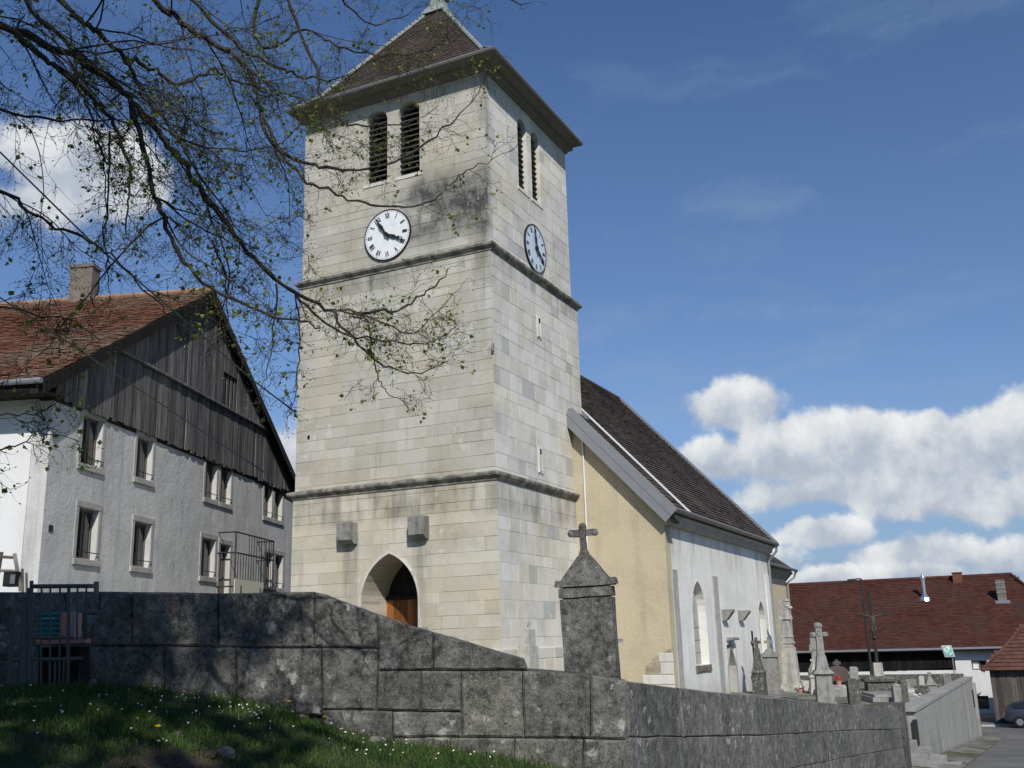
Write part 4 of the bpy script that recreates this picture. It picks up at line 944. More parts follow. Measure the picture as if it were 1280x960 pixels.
for k, (a, b_, z0, z1) in enumerate(hw):
    D = .15; wn = None
    m = MB(); f = .07
    fr_ = [((a, z0), (a+f, z1)), ((b_-f, z0), (b_, z1)), ((a+f, z0), (b_-f, z0+f)), ((a+f, z1-f), (b_-f, z1)), (((a+b_)/2-.035, z0+f), ((a+b_)/2+.035, z1-f))]
    for (p, q) in fr_: m.prism([(p[0], p[1]), (q[0], p[1]), (q[0], q[1]), (p[0], q[1])], H(0,0,0), G, (0,0,1), W, D, D+.06)
    wn = m.build('window', 'window_paint', house)
    for (p0, p1) in ((a+f, (a+b_)/2-.035), ((a+b_)/2+.035, b_-f)):
        m = MB(); m.prism([(p0, z0+f), (p1, z0+f), (p1, z1-f), (p0, z1-f)], H(0,0,0), G, (0,0,1), W, D+.025, D+.035); m.build('pane', 'glass', wn)
    m = MB(); n = 12; w0 = a+.08
    for q in range(n):
        u = a+.08+(b_-a-.16)*q/n; s = .012*math.sin(q*2.1)
        m.prism([(u, z0+.08), (u+(b_-a-.16)/n, z0+.08), (u+(b_-a-.16)/n, z1-.08), (u, z1-.08)], H(0,0,0), G, (0,0,1), W, D+.07+s, D+.08+s)
    if k not in (9,): m.build('curtain', 'curtain', wn)
    s = MB()
    s.prism([(a-.13, z0-.16), (b_+.13, z0-.16), (b_+.13, z0-.002), (a-.13, z0-.002)], H(0,0,0), G, (0,0,1), -W, -.25, .055, .01); s.build('sill', 'dressed_stone', wn)
    s = MB(); s.prism([(a-.14, z1+.002), (b_+.14, z1+.002), (b_+.14, min(z1+.17, ZB-.01)), (a-.14, min(z1+.17, ZB-.01))], H(0,0,0), G, (0,0,1), -W, -.06, .03, .008); s.build('lintel', 'dressed_stone', wn)
    for (p0, p1) in ((a-.14, a-.002), (b_+.002, b_+.14)):
        s = MB(); s.prism([(p0, z0), (p1, z0), (p1, z1), (p0, z1)], H(0,0,0), G, (0,0,1), -W, -.06, .022, .006); s.build('jamb', 'dressed_stone', wn)
    s = MB(); s.tube([H(a-.05, -.05, z0+.17), H(b_+.05, -.05, z0+.17)], .013, 5); s.build('bar', 'metal_dark', wn)
m = MB(); m.box(H(.25, -.02, 4.45), G*.16, W*.03, (0,0,.16)); m.build('vent', 'metal_dark', house)
# plank gable in two tiers
TA, ZA, HS = 8.15, 13.22, .585
roof_z = lambda t_: ZA - HS*abs(t_-TA)
r_ = random.Random(14); t_ = -.05
att = (9.7, 11.0, 9.74, 10.85)
while t_ < TL+.2:
    wd = r_.uniform(.17, .27); a, b_ = t_+.006, t_+wd-.004; zl = lambda q: roof_z(q)-.10
    top1 = min(9.66, zl((a+b_)/2)); zb = 7.72 - r_.uniform(0, .10)
    if top1 > zb+.05:
        m = MB(); m.prism([(a, zb), (b_, zb+r_.uniform(-.015,.015)), (b_, min(9.70, zl(b_))), (a, min(9.70, zl(a)))], H(0,0,0), G, (0,0,1), -W, .05, .075+r_.uniform(0, .018)); m.build('plank', 'old_planks', house)
    if zl((a+b_)/2) > 9.75:
        z0 = 9.62 - r_.uniform(0, .05)
        if att[0] < (a+b_)/2 < att[1]: z0 = att[3]
        if min(zl(a), zl(b_)) > z0+.03:
            m = MB(); m.prism([(a, z0), (b_, z0), (b_, zl(b_)), (a, zl(a))], H(0,0,0), G, (0,0,1), -W, .10, .125+r_.uniform(0, .018)); m.build('plank', 'old_planks', house)
    t_ += wd
m = MB(); m.prism([(TA-(ZA-9.6)/HS+.3, 9.60), (TA+(ZA-9.6)/HS-.3, 9.60), (TA+(ZA-9.6)/HS-.4, 9.68), (TA-(ZA-9.6)/HS+.4, 9.68)], H(0,0,0), G, (0,0,1), -W, .0, .19, .01); m.build('ledge', 'old_planks', house)
m = MB(); m.prism([(-.1, 7.6), (TL, 7.6), (TL, roof_z(TL)-.12), (TA, ZA-.12), (-.1, roof_z(-.1)-.12)], H(0,0,0), G, (0,0,1), -W, -.30, .03); m.build('gable_backing', 'dark_wood', house)
at_ = None
for q in range(4):
    a = att[0]+.06+q*.31
    m = MB(); m.prism([(a, att[2]), (a+.17, att[2]), (a+.17, att[3]), (a, att[3])], H(0,0,0), G, (0,0,1), -W, .06, .08); o = m.build('attic_shutter' if q == 0 else 'slat', 'old_planks' if q != 3 else 'stake_wood', house if at_ is None else at_)
    at_ = at_ or o
# roof
WF, WB = -.34, 14.2; tl, tr = -1.0, TL+.9
m = MB()
for (ta, tb) in ((tl, TA), (tr, TA)):
    za = roof_z(ta); m.prism([(ta, za), (tb, ZA), (tb, ZA-.17), (ta, za-.17)], H(0,0,0), G, (0,0,1), W, WF, WB)
hr = m.build('roof', 'dark_wood', house)
evl = G*(TA-tl) + Vector((0,0,ZA-roof_z(tl))); tiles('roof_tiles', H(tl-.05, WB, roof_z(tl-.05)), -W, evl, WB-WF, evl.length, .19, .165, 'clay_tile', hr, seed=2, jit=.022, lift=.045)
evr = -G*(tr-TA) + Vector((0,0,ZA-roof_z(tr))); tiles('roof_tiles', H(tr, WB, roof_z(tr)), -W, evr, WB-WF, evr.length, .30, .25, 'clay_tile', hr, seed=3, jit=.02, lift=.045)
m = MB()
for i in range(36): m.tube([H(TA, WF+.05+i*.40, ZA+.02), H(TA, WF+.05+i*.40+.43, ZA+.035)], [.13, .12], 8)
m.build('ridge_tiles', 'clay_tile', hr, kind='stuff')
for (ta, tb) in ((tl, TA), (tr, TA)):
    m = MB(); m.prism([(ta, roof_z(ta)-.02), (tb, ZA-.02), (tb, ZA-.34), (ta, roof_z(ta)-.34)], H(0,0,0), G, (0,0,1), -W, -WF-.0, -WF+.035); m.build('verge_board', 'dark_wood', hr)
    m = MB(); m.prism([(ta, roof_z(ta)-.18), (tb, ZA-.18), (tb, ZA-.33), (ta, roof_z(ta)-.33)], H(0,0,0), G, (0,0,1), -W, .02, .22); m.build('rafter', 'dark_wood', hr)
m = MB(); m.tube([H(tl-.09, WF, roof_z(tl)-.05), H(tl-.09, WB, roof_z(tl)-.05)], .075, 8); m.build('gutter', 'zinc', hr)
m = MB(); m.box(H(tl, WF+.1, roof_z(tl)-.19), G*1.0+Vector((0,0,.02)), W*13.5, (0,0,-.04)); m.build('eaves_boards', 'dark_wood', hr)
m = MB(); m.box(H(7.9, 3.93, 12.3), G*.50, W*.80, (0,0,2.02)); chm = m.build('chimney', 'chimney_stone', hr)
m = MB(); m.box(H(7.86, 3.89, 14.322), G*.58, W*.88, (0,0,.11)); m.build('cap', 'chimney_stone', chm)
m = MB(); m.box(H(7.80, 3.86, 12.94), G*.14, W*.94, (0,0,.11)); m.build('flashing', 'zinc', chm)
# balcony cage and cream board
bal = MB(); c0, c1, zt, zm, zb = 10.1, 13.6, 5.40, 4.72, 3.62; wo_ = -.62
def rail(mb, p, q, r_=.02): mb.tube([p, q], r_, 5)
fr_m = MB()
for z in (zt, zm, zb): rail(fr_m, H(c0, wo_, z), H(c1, wo_, z), .026); rail(fr_m, H(c1, wo_, z), H(c1, 0, z), .026); rail(fr_m, H(c0, wo_, z), H(c0, 0, z), .026)
for t_ in (c0, c1): rail(fr_m, H(t_, wo_, zb), H(t_, wo_, zt), .03)
bk = fr_m.build('balcony_cage', 'metal_dark', house)
for q in range(1, 15):
    t_ = c0 + (c1-c0)*q/15; m = MB(); rail(m, H(t_, wo_, zb), H(t_, wo_, zt if q > 4 else zm), .014); m.build('bar', 'metal_dark', bk)
for q in range(1, 4):
    m = MB(); rail(m, H(c1, wo_*q/4, zb), H(c1, wo_*q/4, zt), .014); m.build('bar', 'metal_dark', bk)
m = MB(); m.box(H(c0-.05, wo_-.03, 3.0), G*2.6, W*.025, (0,0,.86)); m.build('panel', 'cream_panel', bk)
for q in (.45, 2.2): m = MB(); rail(m, H(c0+q, wo_-.05, 2.9), H(c0+q, wo_-.05, zb+.05), .022); m.build('post', 'metal_dark', bk)
m = MB(); m.box(H(c0, wo_, 2.9), G*(c1-c0), W*.6, (0,0,.10)); m.build('floor_slab', 'concrete', bk)
m = MB()
for q in range(5):
    cx = 12.75 + q*.26; pts = [H(cx + (.05+.02*a)*math.cos(a)*1.2, wo_-.04, 3.28 + (.05+.022*a)*math.sin(a)*1.8) for a in [i*.5 for i in range(22)]]; m.tube(pts, .016, 4)
m.build('scrollwork', 'iron', bk, kind='stuff')
# ------------------------------------------------------------------ barn, shed and the village end
BX = 75.0
barn = thing('barn', (79, 13, -3.8), 'long barn with a big dark red tiled roof and black boarded front', 'barn')
BE, BRZ, BRX, BS, BN = .42, 5.27, 82.0, .45, 27.0          # eave height, ridge height and line, south and north ends
bw = [(2.52, 3.48, -1.02, -.40), (2.74, 3.42, -3.45, -2.62)]
HY = BS-4.6
rect_wall('stucco_wall', HY+.6, 4.45, -4.2, .25, bw, (BX, 0, 0), (0,1,0), (-1,0,0), .4, 'barn_plaster', barn)
m = MB(); m.abox(BX, BX+.4, 4.46, BN-.5, -4.2, -1.0); m.build('lower_wall', 'barn_plaster', barn)
m = MB(); m.abox(BX+.41, 2*BRX-BX, BN-.9, BN-.5, -4.2, .2); m.abox(2*BRX-BX-.4, 2*BRX-BX, HY+1.0, BN-.91, -4.2, .2); m.build('rear_walls', 'barn_plaster', barn)
bsl = (BRZ-BE)/(BRX-BX+.6)
m = MB(); m.prism([(BX+.41, -4.2), (2*BRX-BX, -4.2), (2*BRX-BX, .2), (BX+.41, .2)], (0, HY+.6, 0), (1,0,0), (0,0,1), (0,1,0), 0, .38); m.build('gable_wall', 'barn_plaster', barn)
y = 4.5; r_ = random.Random(6)
while y < BN-.6:
    y1 = y + r_.uniform(.28, .42); m = MB(); m.abox(BX-.03-r_.uniform(0, .02), BX+.2, y+.008, y1-.008, -.98 - .02*r_.random() + max(0, (8-y))*.04, .35); m.build('board', 'barn_boards', barn); y = y1
for k, (a, b_, z0, z1) in enumerate(bw):
    m = MB(); fr_ = [(a, z0, a+.06, z1), (b_-.06, z0, b_, z1), (a+.06, z0, b_-.06, z0+.06), (a+.06, z1-.06, b_-.06, z1)] + ([((a+b_)/2-.03, z0+.06, (a+b_)/2+.03, z1-.06)] if k == 0 else [])
    for q in fr_: m.abox(BX+.22, BX+.30, q[0], q[2], q[1], q[3])
    wn = m.build('window', 'frame_paint', barn)
    m = MB(); m.abox(BX+.25, BX+.26, a+.06, b_-.06, z0+.06, z1-.06); m.build('pane', 'glass', wn)
    if k == 0: m = MB(); m.abox(BX+.235, BX+.245, (a+b_)/2+.06, b_-.08, z0+.08, z1-.10); m.build('blind', 'barn_plaster', wn)
m = MB(); ez = BX-.6
xb = 2*BRX-ez; vs = [(ez, HY, BE), (xb, HY, BE), (xb, BN, BE), (ez, BN, BE), (BRX, BS, BRZ), (BRX, BN, BRZ)]
m.add(vs + [(x, y, z-.2) for x, y, z in vs], [(3,0,4,5), (0,1,4), (1,2,5,4), (9,11,10,6), (6,10,7), (7,10,11,8), (0,3,9,6), (1,0,6,7), (2,1,7,8), (3,5,11,9), (5,2,8,11)])
br = m.build('roof', 'red_tile', barn)
ev = Vector((BRX-ez, 0, BRZ-BE)); tiles('roof_tiles', (ez, HY, BE), (0,1,0), ev, BN-HY, ev.length, .34, .22, 'red_tile', br, inside=lambda u, v: u > (BS-HY)*v/ev.length - .08, seed=12, jit=.01, lift=.04)
evh = Vector((0, BS-HY, BRZ-BE)); tiles('roof_tiles', (ez, HY, BE), (1,0,0), evh, xb-ez, evh.length, .34, .22, 'red_tile', br, inside=lambda u, v: (BRX-ez)*v/evh.length-.08 < u < (xb-ez)-(BRX-ez)*v/evh.length+.08, seed=13, jit=.01, lift=.04)
m = MB()
for i in range(58):
    y = BS-.02+i*.46
    if y+.46 < BN+.2: m.tube([(BRX, y, BRZ+.02), (BRX, y+.49, BRZ+.03)], [.14, .13], 7)
m.build('ridge_tiles', 'red_tile', br, kind='stuff')
m = MB(); m.tube([(ez-.08, HY-.05, BE-.04), (ez-.08, BN, BE-.10)], .085, 7); m.build('gutter', 'zinc', br)
m = MB(); m.tube([(ez, HY, BE+.05), (BRX, BS, BRZ+.06)], .10, 7); m.build('hip_tiles', 'red_tile', br)
bz = lambda x: BRZ - (BRX-x)*(BRZ-BE)/(BRX-ez)
x = 79.6; m = MB(); m.lathe((x, 6.15, bz(x)-.1), [(.13, 0), (.13, 1.5), (.19, 1.52), (.19, 1.62), (.06, 1.85), (.05, 1.86)], 10); fl = m.build('flue_pipe', 'bright_metal', br)
m = MB(); m.lathe((x, 6.15, bz(x)), [(.42, -.12), (.34, .10), (.15, .34)], 10); m.build('flashing', 'bright_metal', fl)
x = 81.6; m = MB(); m.abox(x-.35, x+.35, 3.65, 4.25, bz(x)-.4, 5.52); o = m.build('chimney', 'brick', br); m = MB(); m.abox(x-.40, x+.40, 3.60, 4.30, 5.52, 5.60); m.build('cap', 'brick', o)
x = 79.2; m = MB(); m.abox(x-.28, x+.28, .88, 1.44, bz(x)-.5, bz(x)+1.35); o = m.build('chimney', 'chimney_stone', br)
for q in range(3): m = MB(); m.abox(x-.31, x+.31, .85, 1.47, bz(x)+.45+q*.32, bz(x)+.53+q*.32); m.build('band', 'zinc', o)
m = MB(); m.abox(x-.44, x+.36, .70, 1.62, bz(x)-.45, bz(x)-.06); m.build('flashing', 'bright_metal', o)

shed = thing('shed', (70, -.8, -3.8), 'small wooden shed with a hipped red brown tile roof by the road', 'shed')
SX, SYN, SYS = 67.6, 2.25, -4.5; SZE = -.80
y = SYS+.3; r_ = random.Random(16)
while y < SYN-.05:
    y1 = min(SYN-.02, y+r_.uniform(.18, .30)); m = MB(); m.abox(SX-r_.uniform(0, .025), SX+.06, y+.005, y1-.005, -3.8, SZE+.05); m.build('board', 'shed_boards', shed); y = y1
m = MB(); m.abox(SX+.07, SX+5, SYS+.3, SYN-.04, -3.9, SZE+.05); m.build('walls', 'shed_boards', shed)
e0, e1, n0, n1 = SX-.4, SX+5.4, SYS-.1, SYN+.35; ap = [(SX+2.5, n1-2.9, SZE+2.75), (SX+2.5, n0+2.9, SZE+2.75)]
m = MB(); vs = [(e0,n1,SZE),(e0,n0,SZE),(e1,n0,SZE),(e1,n1,SZE),*ap]; m.add(vs, [(0,1,5,4),(1,2,5),(2,3,4,5),(3,0,4),(0,3,2,1)]); sr = m.build('roof', 'shed_tile', shed)
ev = Vector((2.9, 0, 2.75)); tiles('roof_tiles', (e0, n0, SZE), (0,1,0), ev, n1-n0, ev.length, .34, .30, 'shed_tile', sr, inside=lambda u, v: 2.9*v/ev.length < u+.1 and u < (n1-n0) - 2.9*v/ev.length + .1, thick=.035, lift=.07, seed=4)
ev2 = Vector((0, -2.9, 2.75)); tiles('roof_tiles', (e0, n1, SZE), (1,0,0), ev2, e1-e0, ev2.length, .34, .30, 'shed_tile', sr, inside=lambda u, v: 2.9*v/ev2.length < u+.1 and u < (e1-e0) - 2.9*v/ev2.length + .1, thick=.035, lift=.07, seed=7)
m = MB(); m.tube([(e0-.01, n1+.01, SZE+.03), (ap[0][0], ap[0][1], ap[0][2]+.05)], .09, 7); m.build('hip_tiles', 'shed_tile', sr)
for q in range(3): m = MB(); m.tube([(e0+.02, n1-.1-q*.9, SZE-.05), (SX+.1, n1-.1-q*.9, SZE-.03)], .045, 5); m.build('rafter_end', 'dark_wood', sr)

car = thing('parked_car', (66.1, -.3, -3.78), 'dark blue grey hatchback parked in front of the wooden shed', 'car')
def cpt(l, x, z): return Vector((66.1 + x, 1.74 - (4.10 - l), -3.78 + z))
ST = [(0,.62,.32,.60,.55,.62),(.12,.78,.24,.70,.68,.72),(.45,.86,.22,.80,.74,.83),(1.05,.885,.21,.90,.74,.94),(1.5,.89,.20,.94,.68,1.16),(2.0,.89,.20,.96,.60,1.42),(2.6,.89,.20,.97,.60,1.47),(3.3,.885,.21,.98,.60,1.43),(3.8,.86,.24,.97,.58,1.22),(4.02,.80,.30,.88,.56,.98),(4.10,.70,.36,.72,.52,.78)]
mb = MB(); nr = 10
for (l, hw_, zb, zbelt, rw_, zr) in ST:
    ringp = [(-hw_*.86, zb), (-hw_, zb+.14), (-hw_, zbelt*.75), (-hw_*.97, zbelt), (-rw_, zr), (rw_, zr), (hw_*.97, zbelt), (hw_, zbelt*.75), (hw_, zb+.14), (hw_*.86, zb)]
    for (x, z) in ringp: mb.v.append(tuple(cpt(l, x, z)))
ns = len(ST)
mb.f = [(i*nr+j, i*nr+(j+1) % nr, (i+1)*nr+(j+1) % nr, (i+1)*nr+j) for i in range(ns-1) for j in range(nr)] + [tuple(range(nr)), tuple(range((ns-1)*nr, ns*nr))]; mb.mi = [0]*len(mb.f)
body = mb.build('body', 'car_paint', car, smooth=True)
bv = body.modifiers.new('soft', 'SUBSURF'); bv.levels = 1; bv.render_levels = 2
for l0, l1, z0a, z1a, z0b, z1b in ((1.45, 2.12, 1.0, 1.06, 1.0, 1.36), (2.18, 2.85, 1.01, 1.37, 1.02, 1.39), (2.92, 3.55, 1.03, 1.38, 1.05, 1.22)):
    for sd in (-1, 1):
        m = MB(); xx = lambda z: sd*(.885 - (z-.95)*.52 + .012)
        m.add([cpt(l0, xx(z0a), z0a), cpt(l1, xx(z0b), z0b), cpt(l1, xx(z1b), z1b), cpt(l0, xx(z1a), z1a), cpt(l0, xx(z0a)-sd*.03, z0a), cpt(l1, xx(z0b)-sd*.03, z0b), cpt(l1, xx(z1b)-sd*.03, z1b), cpt(l0, xx(z1a)-sd*.03, z1a)], [(0,1,2,3),(7,6,5,4),(0,4,5,1),(1,5,6,2),(2,6,7,3),(3,7,4,0)]); m.build('window', 'glass', car)
m = MB(); m.add([cpt(1.20, -.68, .99), cpt(1.20, .68, .99), cpt(1.86, .56, 1.385), cpt(1.86, -.56, 1.385), cpt(1.24, -.68, .95), cpt(1.24, .68, .95), cpt(1.90, .56, 1.345), cpt(1.90, -.56, 1.345)], [(0,1,2,3),(7,6,5,4),(0,4,5,1),(1,5,6,2),(2,6,7,3),(3,7,4,0)]); m.build('windscreen', 'glass', car)
for l in (.78, 3.32):
    for sd in (-1, 1):
        c = cpt(l, sd*.80, .31); n = 18
        m = MB(); m.tube([c-Vector((.10, 0, 0)), c-Vector((.085, 0, 0)), c+Vector((.085, 0, 0)), c+Vector((.10, 0, 0))], [.27, .31, .31, .27], n); wh = m.build('wheel', 'tyre', car)
        m = MB(); m.tube([c+Vector((sd*.085, 0, 0)), c+Vector((sd*.115, 0, 0))], [.20, .17], n); m.build('rim', 'rim', wh)
for sd in (-1, 1):
    m = MB(); m.lathe(cpt(.20, sd*.60, .56), [(.02, 0), (.13, .03), (.15, .08), (.10, .14), (.02, .17)], 10); m.build('headlight', 'lamp_lens', car)
    m = MB(); m.lathe(cpt(1.55, sd*1.0, .98), [(.02, 0), (.09, .02), (.10, .10), (.03, .14)], 8); m.build('mirror', 'lamp_lens', car)
    m = MB(); m.lathe(cpt(4.0, sd*.62, .78), [(.02, 0), (.10, .03), (.10, .12), (.02, .15)], 8); m.build('tail_light', 'tail_lens', car)
m = MB(); m.box(cpt(.02, -.5, .30), (1.0, 0, 0), (0, -.03, 0), (0, 0, .10)); m.build('grille', 'tyre', car)

lamp = thing('street_lamp', (60.6, 7.9, -1.6), 'slim dark street lamp rising in front of the red barn roof', 'street lamp')
m = MB(); m.tube([(60.6, 7.9, -1.7), (60.6, 7.9, 4.50)], [.085, .05], 8); m.build('pole', 'metal_dark', lamp)
m = MB(); m.tube([(60.6, 7.9, 4.46), (60.6, 8.05, 4.50), (60.6, 8.2, 4.48)], .035, 6); m.build('arm', 'metal_dark', lamp)
m = MB(); m.taper((60.6, 8.40, 4.40), .26, .50, .20, .44, 0, .10); m.taper((60.6, 8.40, 4.40), .20, .42, .26, .5, -.05, -.002); m.build('lamp_head', 'metal_dark', lamp)
sg = thing('sign', (59.3, 3.75, -1.4), 'small tilted sign with a teal picture on a thin post', 'sign')
m = MB(); m.tube([(59.33, 3.62, -1.6), (59.33, 3.62, .75)], .03, 6); m.build('post', 'zinc', sg)
sx, sy = Vector((.25, -.97, 0)).normalized(), Vector((.03, .22, 1)).normalized(); so = Vector((59.22, 3.78, .50))
m = MB(); m.box(so-sx*.25-sy*.30, sx*.50, sy*.60, sx.cross(sy).normalized()*-.03); sb = m.build('sign_panel', 'sign_back', sg)
m = MB(); nn = sx.cross(sy).normalized()
if nn.x > 0: nn = -nn
m.box(so-sx*.20-sy*.24+nn*.034, sx*.40, sy*.48, nn*.006); m.build('sign_face', 'sign_picture', sg)

# ------------------------------------------------------------------ graves
AX = lambda deg: (Vector((math.cos(R(deg)), math.sin(R(deg)), 0)), Vector((-math.sin(R(deg)), math.cos(R(deg)), 0)))
def gz(x, y): return yard_z(x, y) - .06
def grave(name, x, y, zt, label, build, mt, yaw=0, tilt=0.0, rough=.012, cat='gravestone', group=None):
    zb = gz(x, y); t_ = thing(name, (x, y, zb), label, cat, group or ('flat tombs in the churchyard' if cat == 'tomb' else 'gravestones in the churchyard')); ax, ay = AX(yaw); before = set(bpy.data.objects)
    build(t_, Vector((x, y, 0)), zb, zt, ax, ay, mt)
    if rough:
        for o in set(bpy.data.objects)-before:
            if o.type == 'MESH' and len(o.data.vertices) < 400: rough_mesh(o, 3, rough, 7)
    if tilt: t_.rotation_euler = (Matrix.Rotation(tilt, 3, HD).to_euler())
    return t_
def cross(mb, c, z0, h, w, th, ax, ay, arm=.66):
    mb.taper(c, w, th, w*.85, th*.9, z0, z0+h, ax, ay); za = z0+h*arm
    for s in (-1, 1): mb.taper(Vector(c)+Vector(ax)*s*(w*.5+h*.14), h*.28, th*.9, h*.28, th*.9, za-w*.5, za+w*.5, ax, ay)
def big_monument(t_, c, zb, zt, ax, ay, mt):
    m = MB(); m.taper(c, .72, .36, .72, .36, zb, zb+.28, ax, ay); m.build('base', mt, t_)
    m = MB(); m.taper(c, .57, .22, .57, .22, zb+.1, 2.285, ax, ay); m.build('core', 'joint', t_)
    m = MB(); m.taper(c, .64, .27, .655, .28, zb+.28, 2.10, ax, ay); m.build('shaft', mt, t_)
    m = MB(); m.taper(c, .67, .295, .67, .295, 2.118, 2.235, ax, ay); m.build('frieze', mt, t_)
    m = MB(); m.taper(c, .72, .34, .68, .32, 2.252, 2.29, ax, ay); m.taper(c, .66, .32, .155, .15, 2.29, 2.63, ax, ay)
    for s in (-1, 1): m.taper(c+ax*s*.35, .085, .20, .05, .14, 2.262, 2.34, ax, ay)
    m.build('pediment', mt, t_)
    m = MB(); m.taper(c, .15, .15, .09, .09, 2.60, 2.70, ax, ay); cross(m, c, 2.66, .37, .085, .085, ax, ay, .70)
    for q in (-1, 1): m.lathe(c+ax*q*.145+Vector((0,0,2.875)), [(.015, 0), (.045, .015), (.052, .045), (.045, .075), (.015, .09)], 8)
    m.build('cross', mt, t_); m = MB(); m.lathe(c+Vector((0,0,2.93)), [(.03, .01), (.048, .03), (.052, .07), (.035, .105), (.01, .115)], 9); m.build('moss_tuft', 'joint', t_)
    m = MB()
    for (zz, xx) in ((1.60, .06), (1.36, .07)): m.tube([c-ay*.0+ax*xx+Vector((0,0,zz))+ (ay*.19), c+ax*xx+Vector((0,0,zz))+ay*.175], [.045, .055], 10)
    m.build('lichen_spots', 'pale_stone', t_, kind='stuff') if False else None
grave('headstone_monument', 12.11, 4.84, 3.03, 'big lichened gravestone with pediment and stone cross close behind the wall', big_monument, 'speckled_stone', yaw=YAW*180/math.pi-90-14, tilt=R(-1.6), rough=.010)
def obelisk(t_, c, zb, zt, ax, ay, mt):
    h = zt-zb; m = MB(); m.taper(c, .44, .40, .42, .38, zb, zb+h*.40, ax, ay); m.build('pedestal', mt, t_)
    m = MB(); m.taper(c, .47, .42, .36, .33, zb+h*.402, zb+h*.45, ax, ay); m.taper(c, .33, .30, .14, .14, zb+h*.45, zb+h*.82, ax, ay); m.build('shaft', mt, t_)
    m = MB(); cross(m, c, zb+h*.82, h*.18, .10, .10, ax, ay, .55); m.build('cross', mt, t_)
def slab(t_, c, zb, zt, ax, ay, mt):
    h = zt-zb; m = MB(); m.taper(c, .74, .34, .72, .32, zb, zb+h*.10, ax, ay); m.build('base', mt, t_)
    m = MB(); m.taper(c, .56, .20, .52, .20, zb+h*.10, zb+h*.66, ax, ay); m.build('slab', mt, t_)
    m = MB(); m.taper(c, .68, .30, .60, .28, zb+h*.66, zb+h*.72, ax, ay); m.taper(c, .46, .22, .18, .18, zb+h*.72, zb+h*.80, ax, ay); m.build('cap', mt, t_)
    m = MB(); cross(m, c, zb+h*.80, h*.20, .10, .09, ax, ay, .6); m.build('cross', mt, t_)
def ornate(t_, c, zb, zt, ax, ay, mt):
    h = zt-zb; m = MB(); m.taper(c, .78, .60, .74, .56, zb, zb+h*.11, ax, ay); m.build('base', mt, t_)
    m = MB(); m.taper(c, .60, .44, .50, .38, zb+h*.11, zb+h*.46, ax, ay); m.build('die', mt, t_)
    m = MB(); z = zb+h*.46
    for w_, hh in ((.50, .03), (.38, .045), (.46, .022), (.34, .045), (.42, .022), (.32, .06)):
        m.taper(c, w_, w_*.72, w_*.96, w_*.7, z+.003, z+h*hh, ax, ay); z += h*hh
    m.build('tiers', mt, t_)
    m = MB(); m.taper(c, .27, .22, .24, .20, z, zb+h*.80, ax, ay); m.build('shaft', mt, t_)
    m = MB(); m.taper(c, .46, .33, .40, .30, zb+h*.80, zb+h*.845, ax, ay); m.taper(c, .30, .25, .28, .23, zb+h*.845, zb+h*.90, ax, ay); m.build('capital', mt, t_)
    m = MB(); cross(m, c, zb+h*.90, h*.12, .15, .13, ax, ay, .55)
    for q in range(5): m.lathe(c+ax*(.2*math.cos(q*1.3))+Vector((0,0,zb+h*(.905+.02*q))), [(.02, 0), (.10, .05), (.08, .12), (.02, .15)], 6)
    m.build('carved_top', mt, t_)
def spire(t_, c, zb, zt, ax, ay, mt):
    h = zt-zb; m = MB(); m.taper(c, .46, .46, .40, .40, zb, zb+h*.48, ax, ay); m.build('pedestal', mt, t_)
    m = MB(); m.taper(c, .50, .50, .46, .46, zb+h*.482, zb+h*.53, ax, ay); m.taper(c, .36, .36, .10, .10, zb+h*.53, zb+h*.82, ax, ay); m.build('spire', mt, t_)
    m = MB(); cross(m, c, zb+h*.82, h*.18, .08, .08, ax, ay, .6); m.build('cross', mt, t_)
def pillar_cross(t_, c, zb, zt, ax, ay, mt):
    h = zt-zb; m = MB(); m.taper(c, .72, .55, .66, .50, zb, zb+h*.42, ax, ay); m.build('pedestal', mt, t_)
    m = MB(); m.taper(c, .62, .46, .34, .30, zb+h*.42, zb+h*.55, ax, ay); m.taper(c, .32, .28, .26, .24, zb+h*.55, zb+h*.76, ax, ay); m.build('shaft', mt, t_)
    m = MB(); m.taper(c, .44, .30, .40, .30, zb+h*.76, zb+h*.88, ax, ay); m.taper(c, .28, .24, .30, .24, zb+h*.88, zt, ax, ay); m.build('cross', mt, t_)
def tall_cross(t_, c, zb, zt, ax, ay, mt):
    h = zt-zb; m = MB(); m.taper(c, .66, .62, .60, .56, zb, zb+.16, ax, ay); m.taper(c, .50, .48, .46, .44, zb+.16, zb+h*.36, ax, ay); m.build('pedestal', mt, t_)
    m = MB(); m.taper(c, .48, .46, .66, .60, zb+h*.36, zb+h*.385, ax, ay); m.taper(c, .66, .60, .46, .44, zb+h*.385, zb+h*.43, ax, ay); m.build('cornice', mt, t_)
    m = MB(); m.taper(c, .40, .38, .26, .25, zb+h*.43, zb+h*.60, ax, ay); m.taper(c, .22, .22, .17, .17, zb+h*.60, zt-.16, ax, ay); m.build('shaft', mt, t_)
    m = MB(); za = zb+h*.84
    for s in (-1, 1): m.lathe(c+ax*s*.17+Vector((0,0,za-.08)), [(.05, 0), (.11, .04), (.12, .12), (.05, .17)], 8)
    for q, (zz, rr) in enumerate(((.02, .13), (.17, .11), (.30, .13))): m.lathe(c+Vector((0,0,zt-.50+zz)), [(.04, 0), (rr, .04), (rr, .13), (.05, .17)], 8)
    m.build('cross_head', mt, t_)
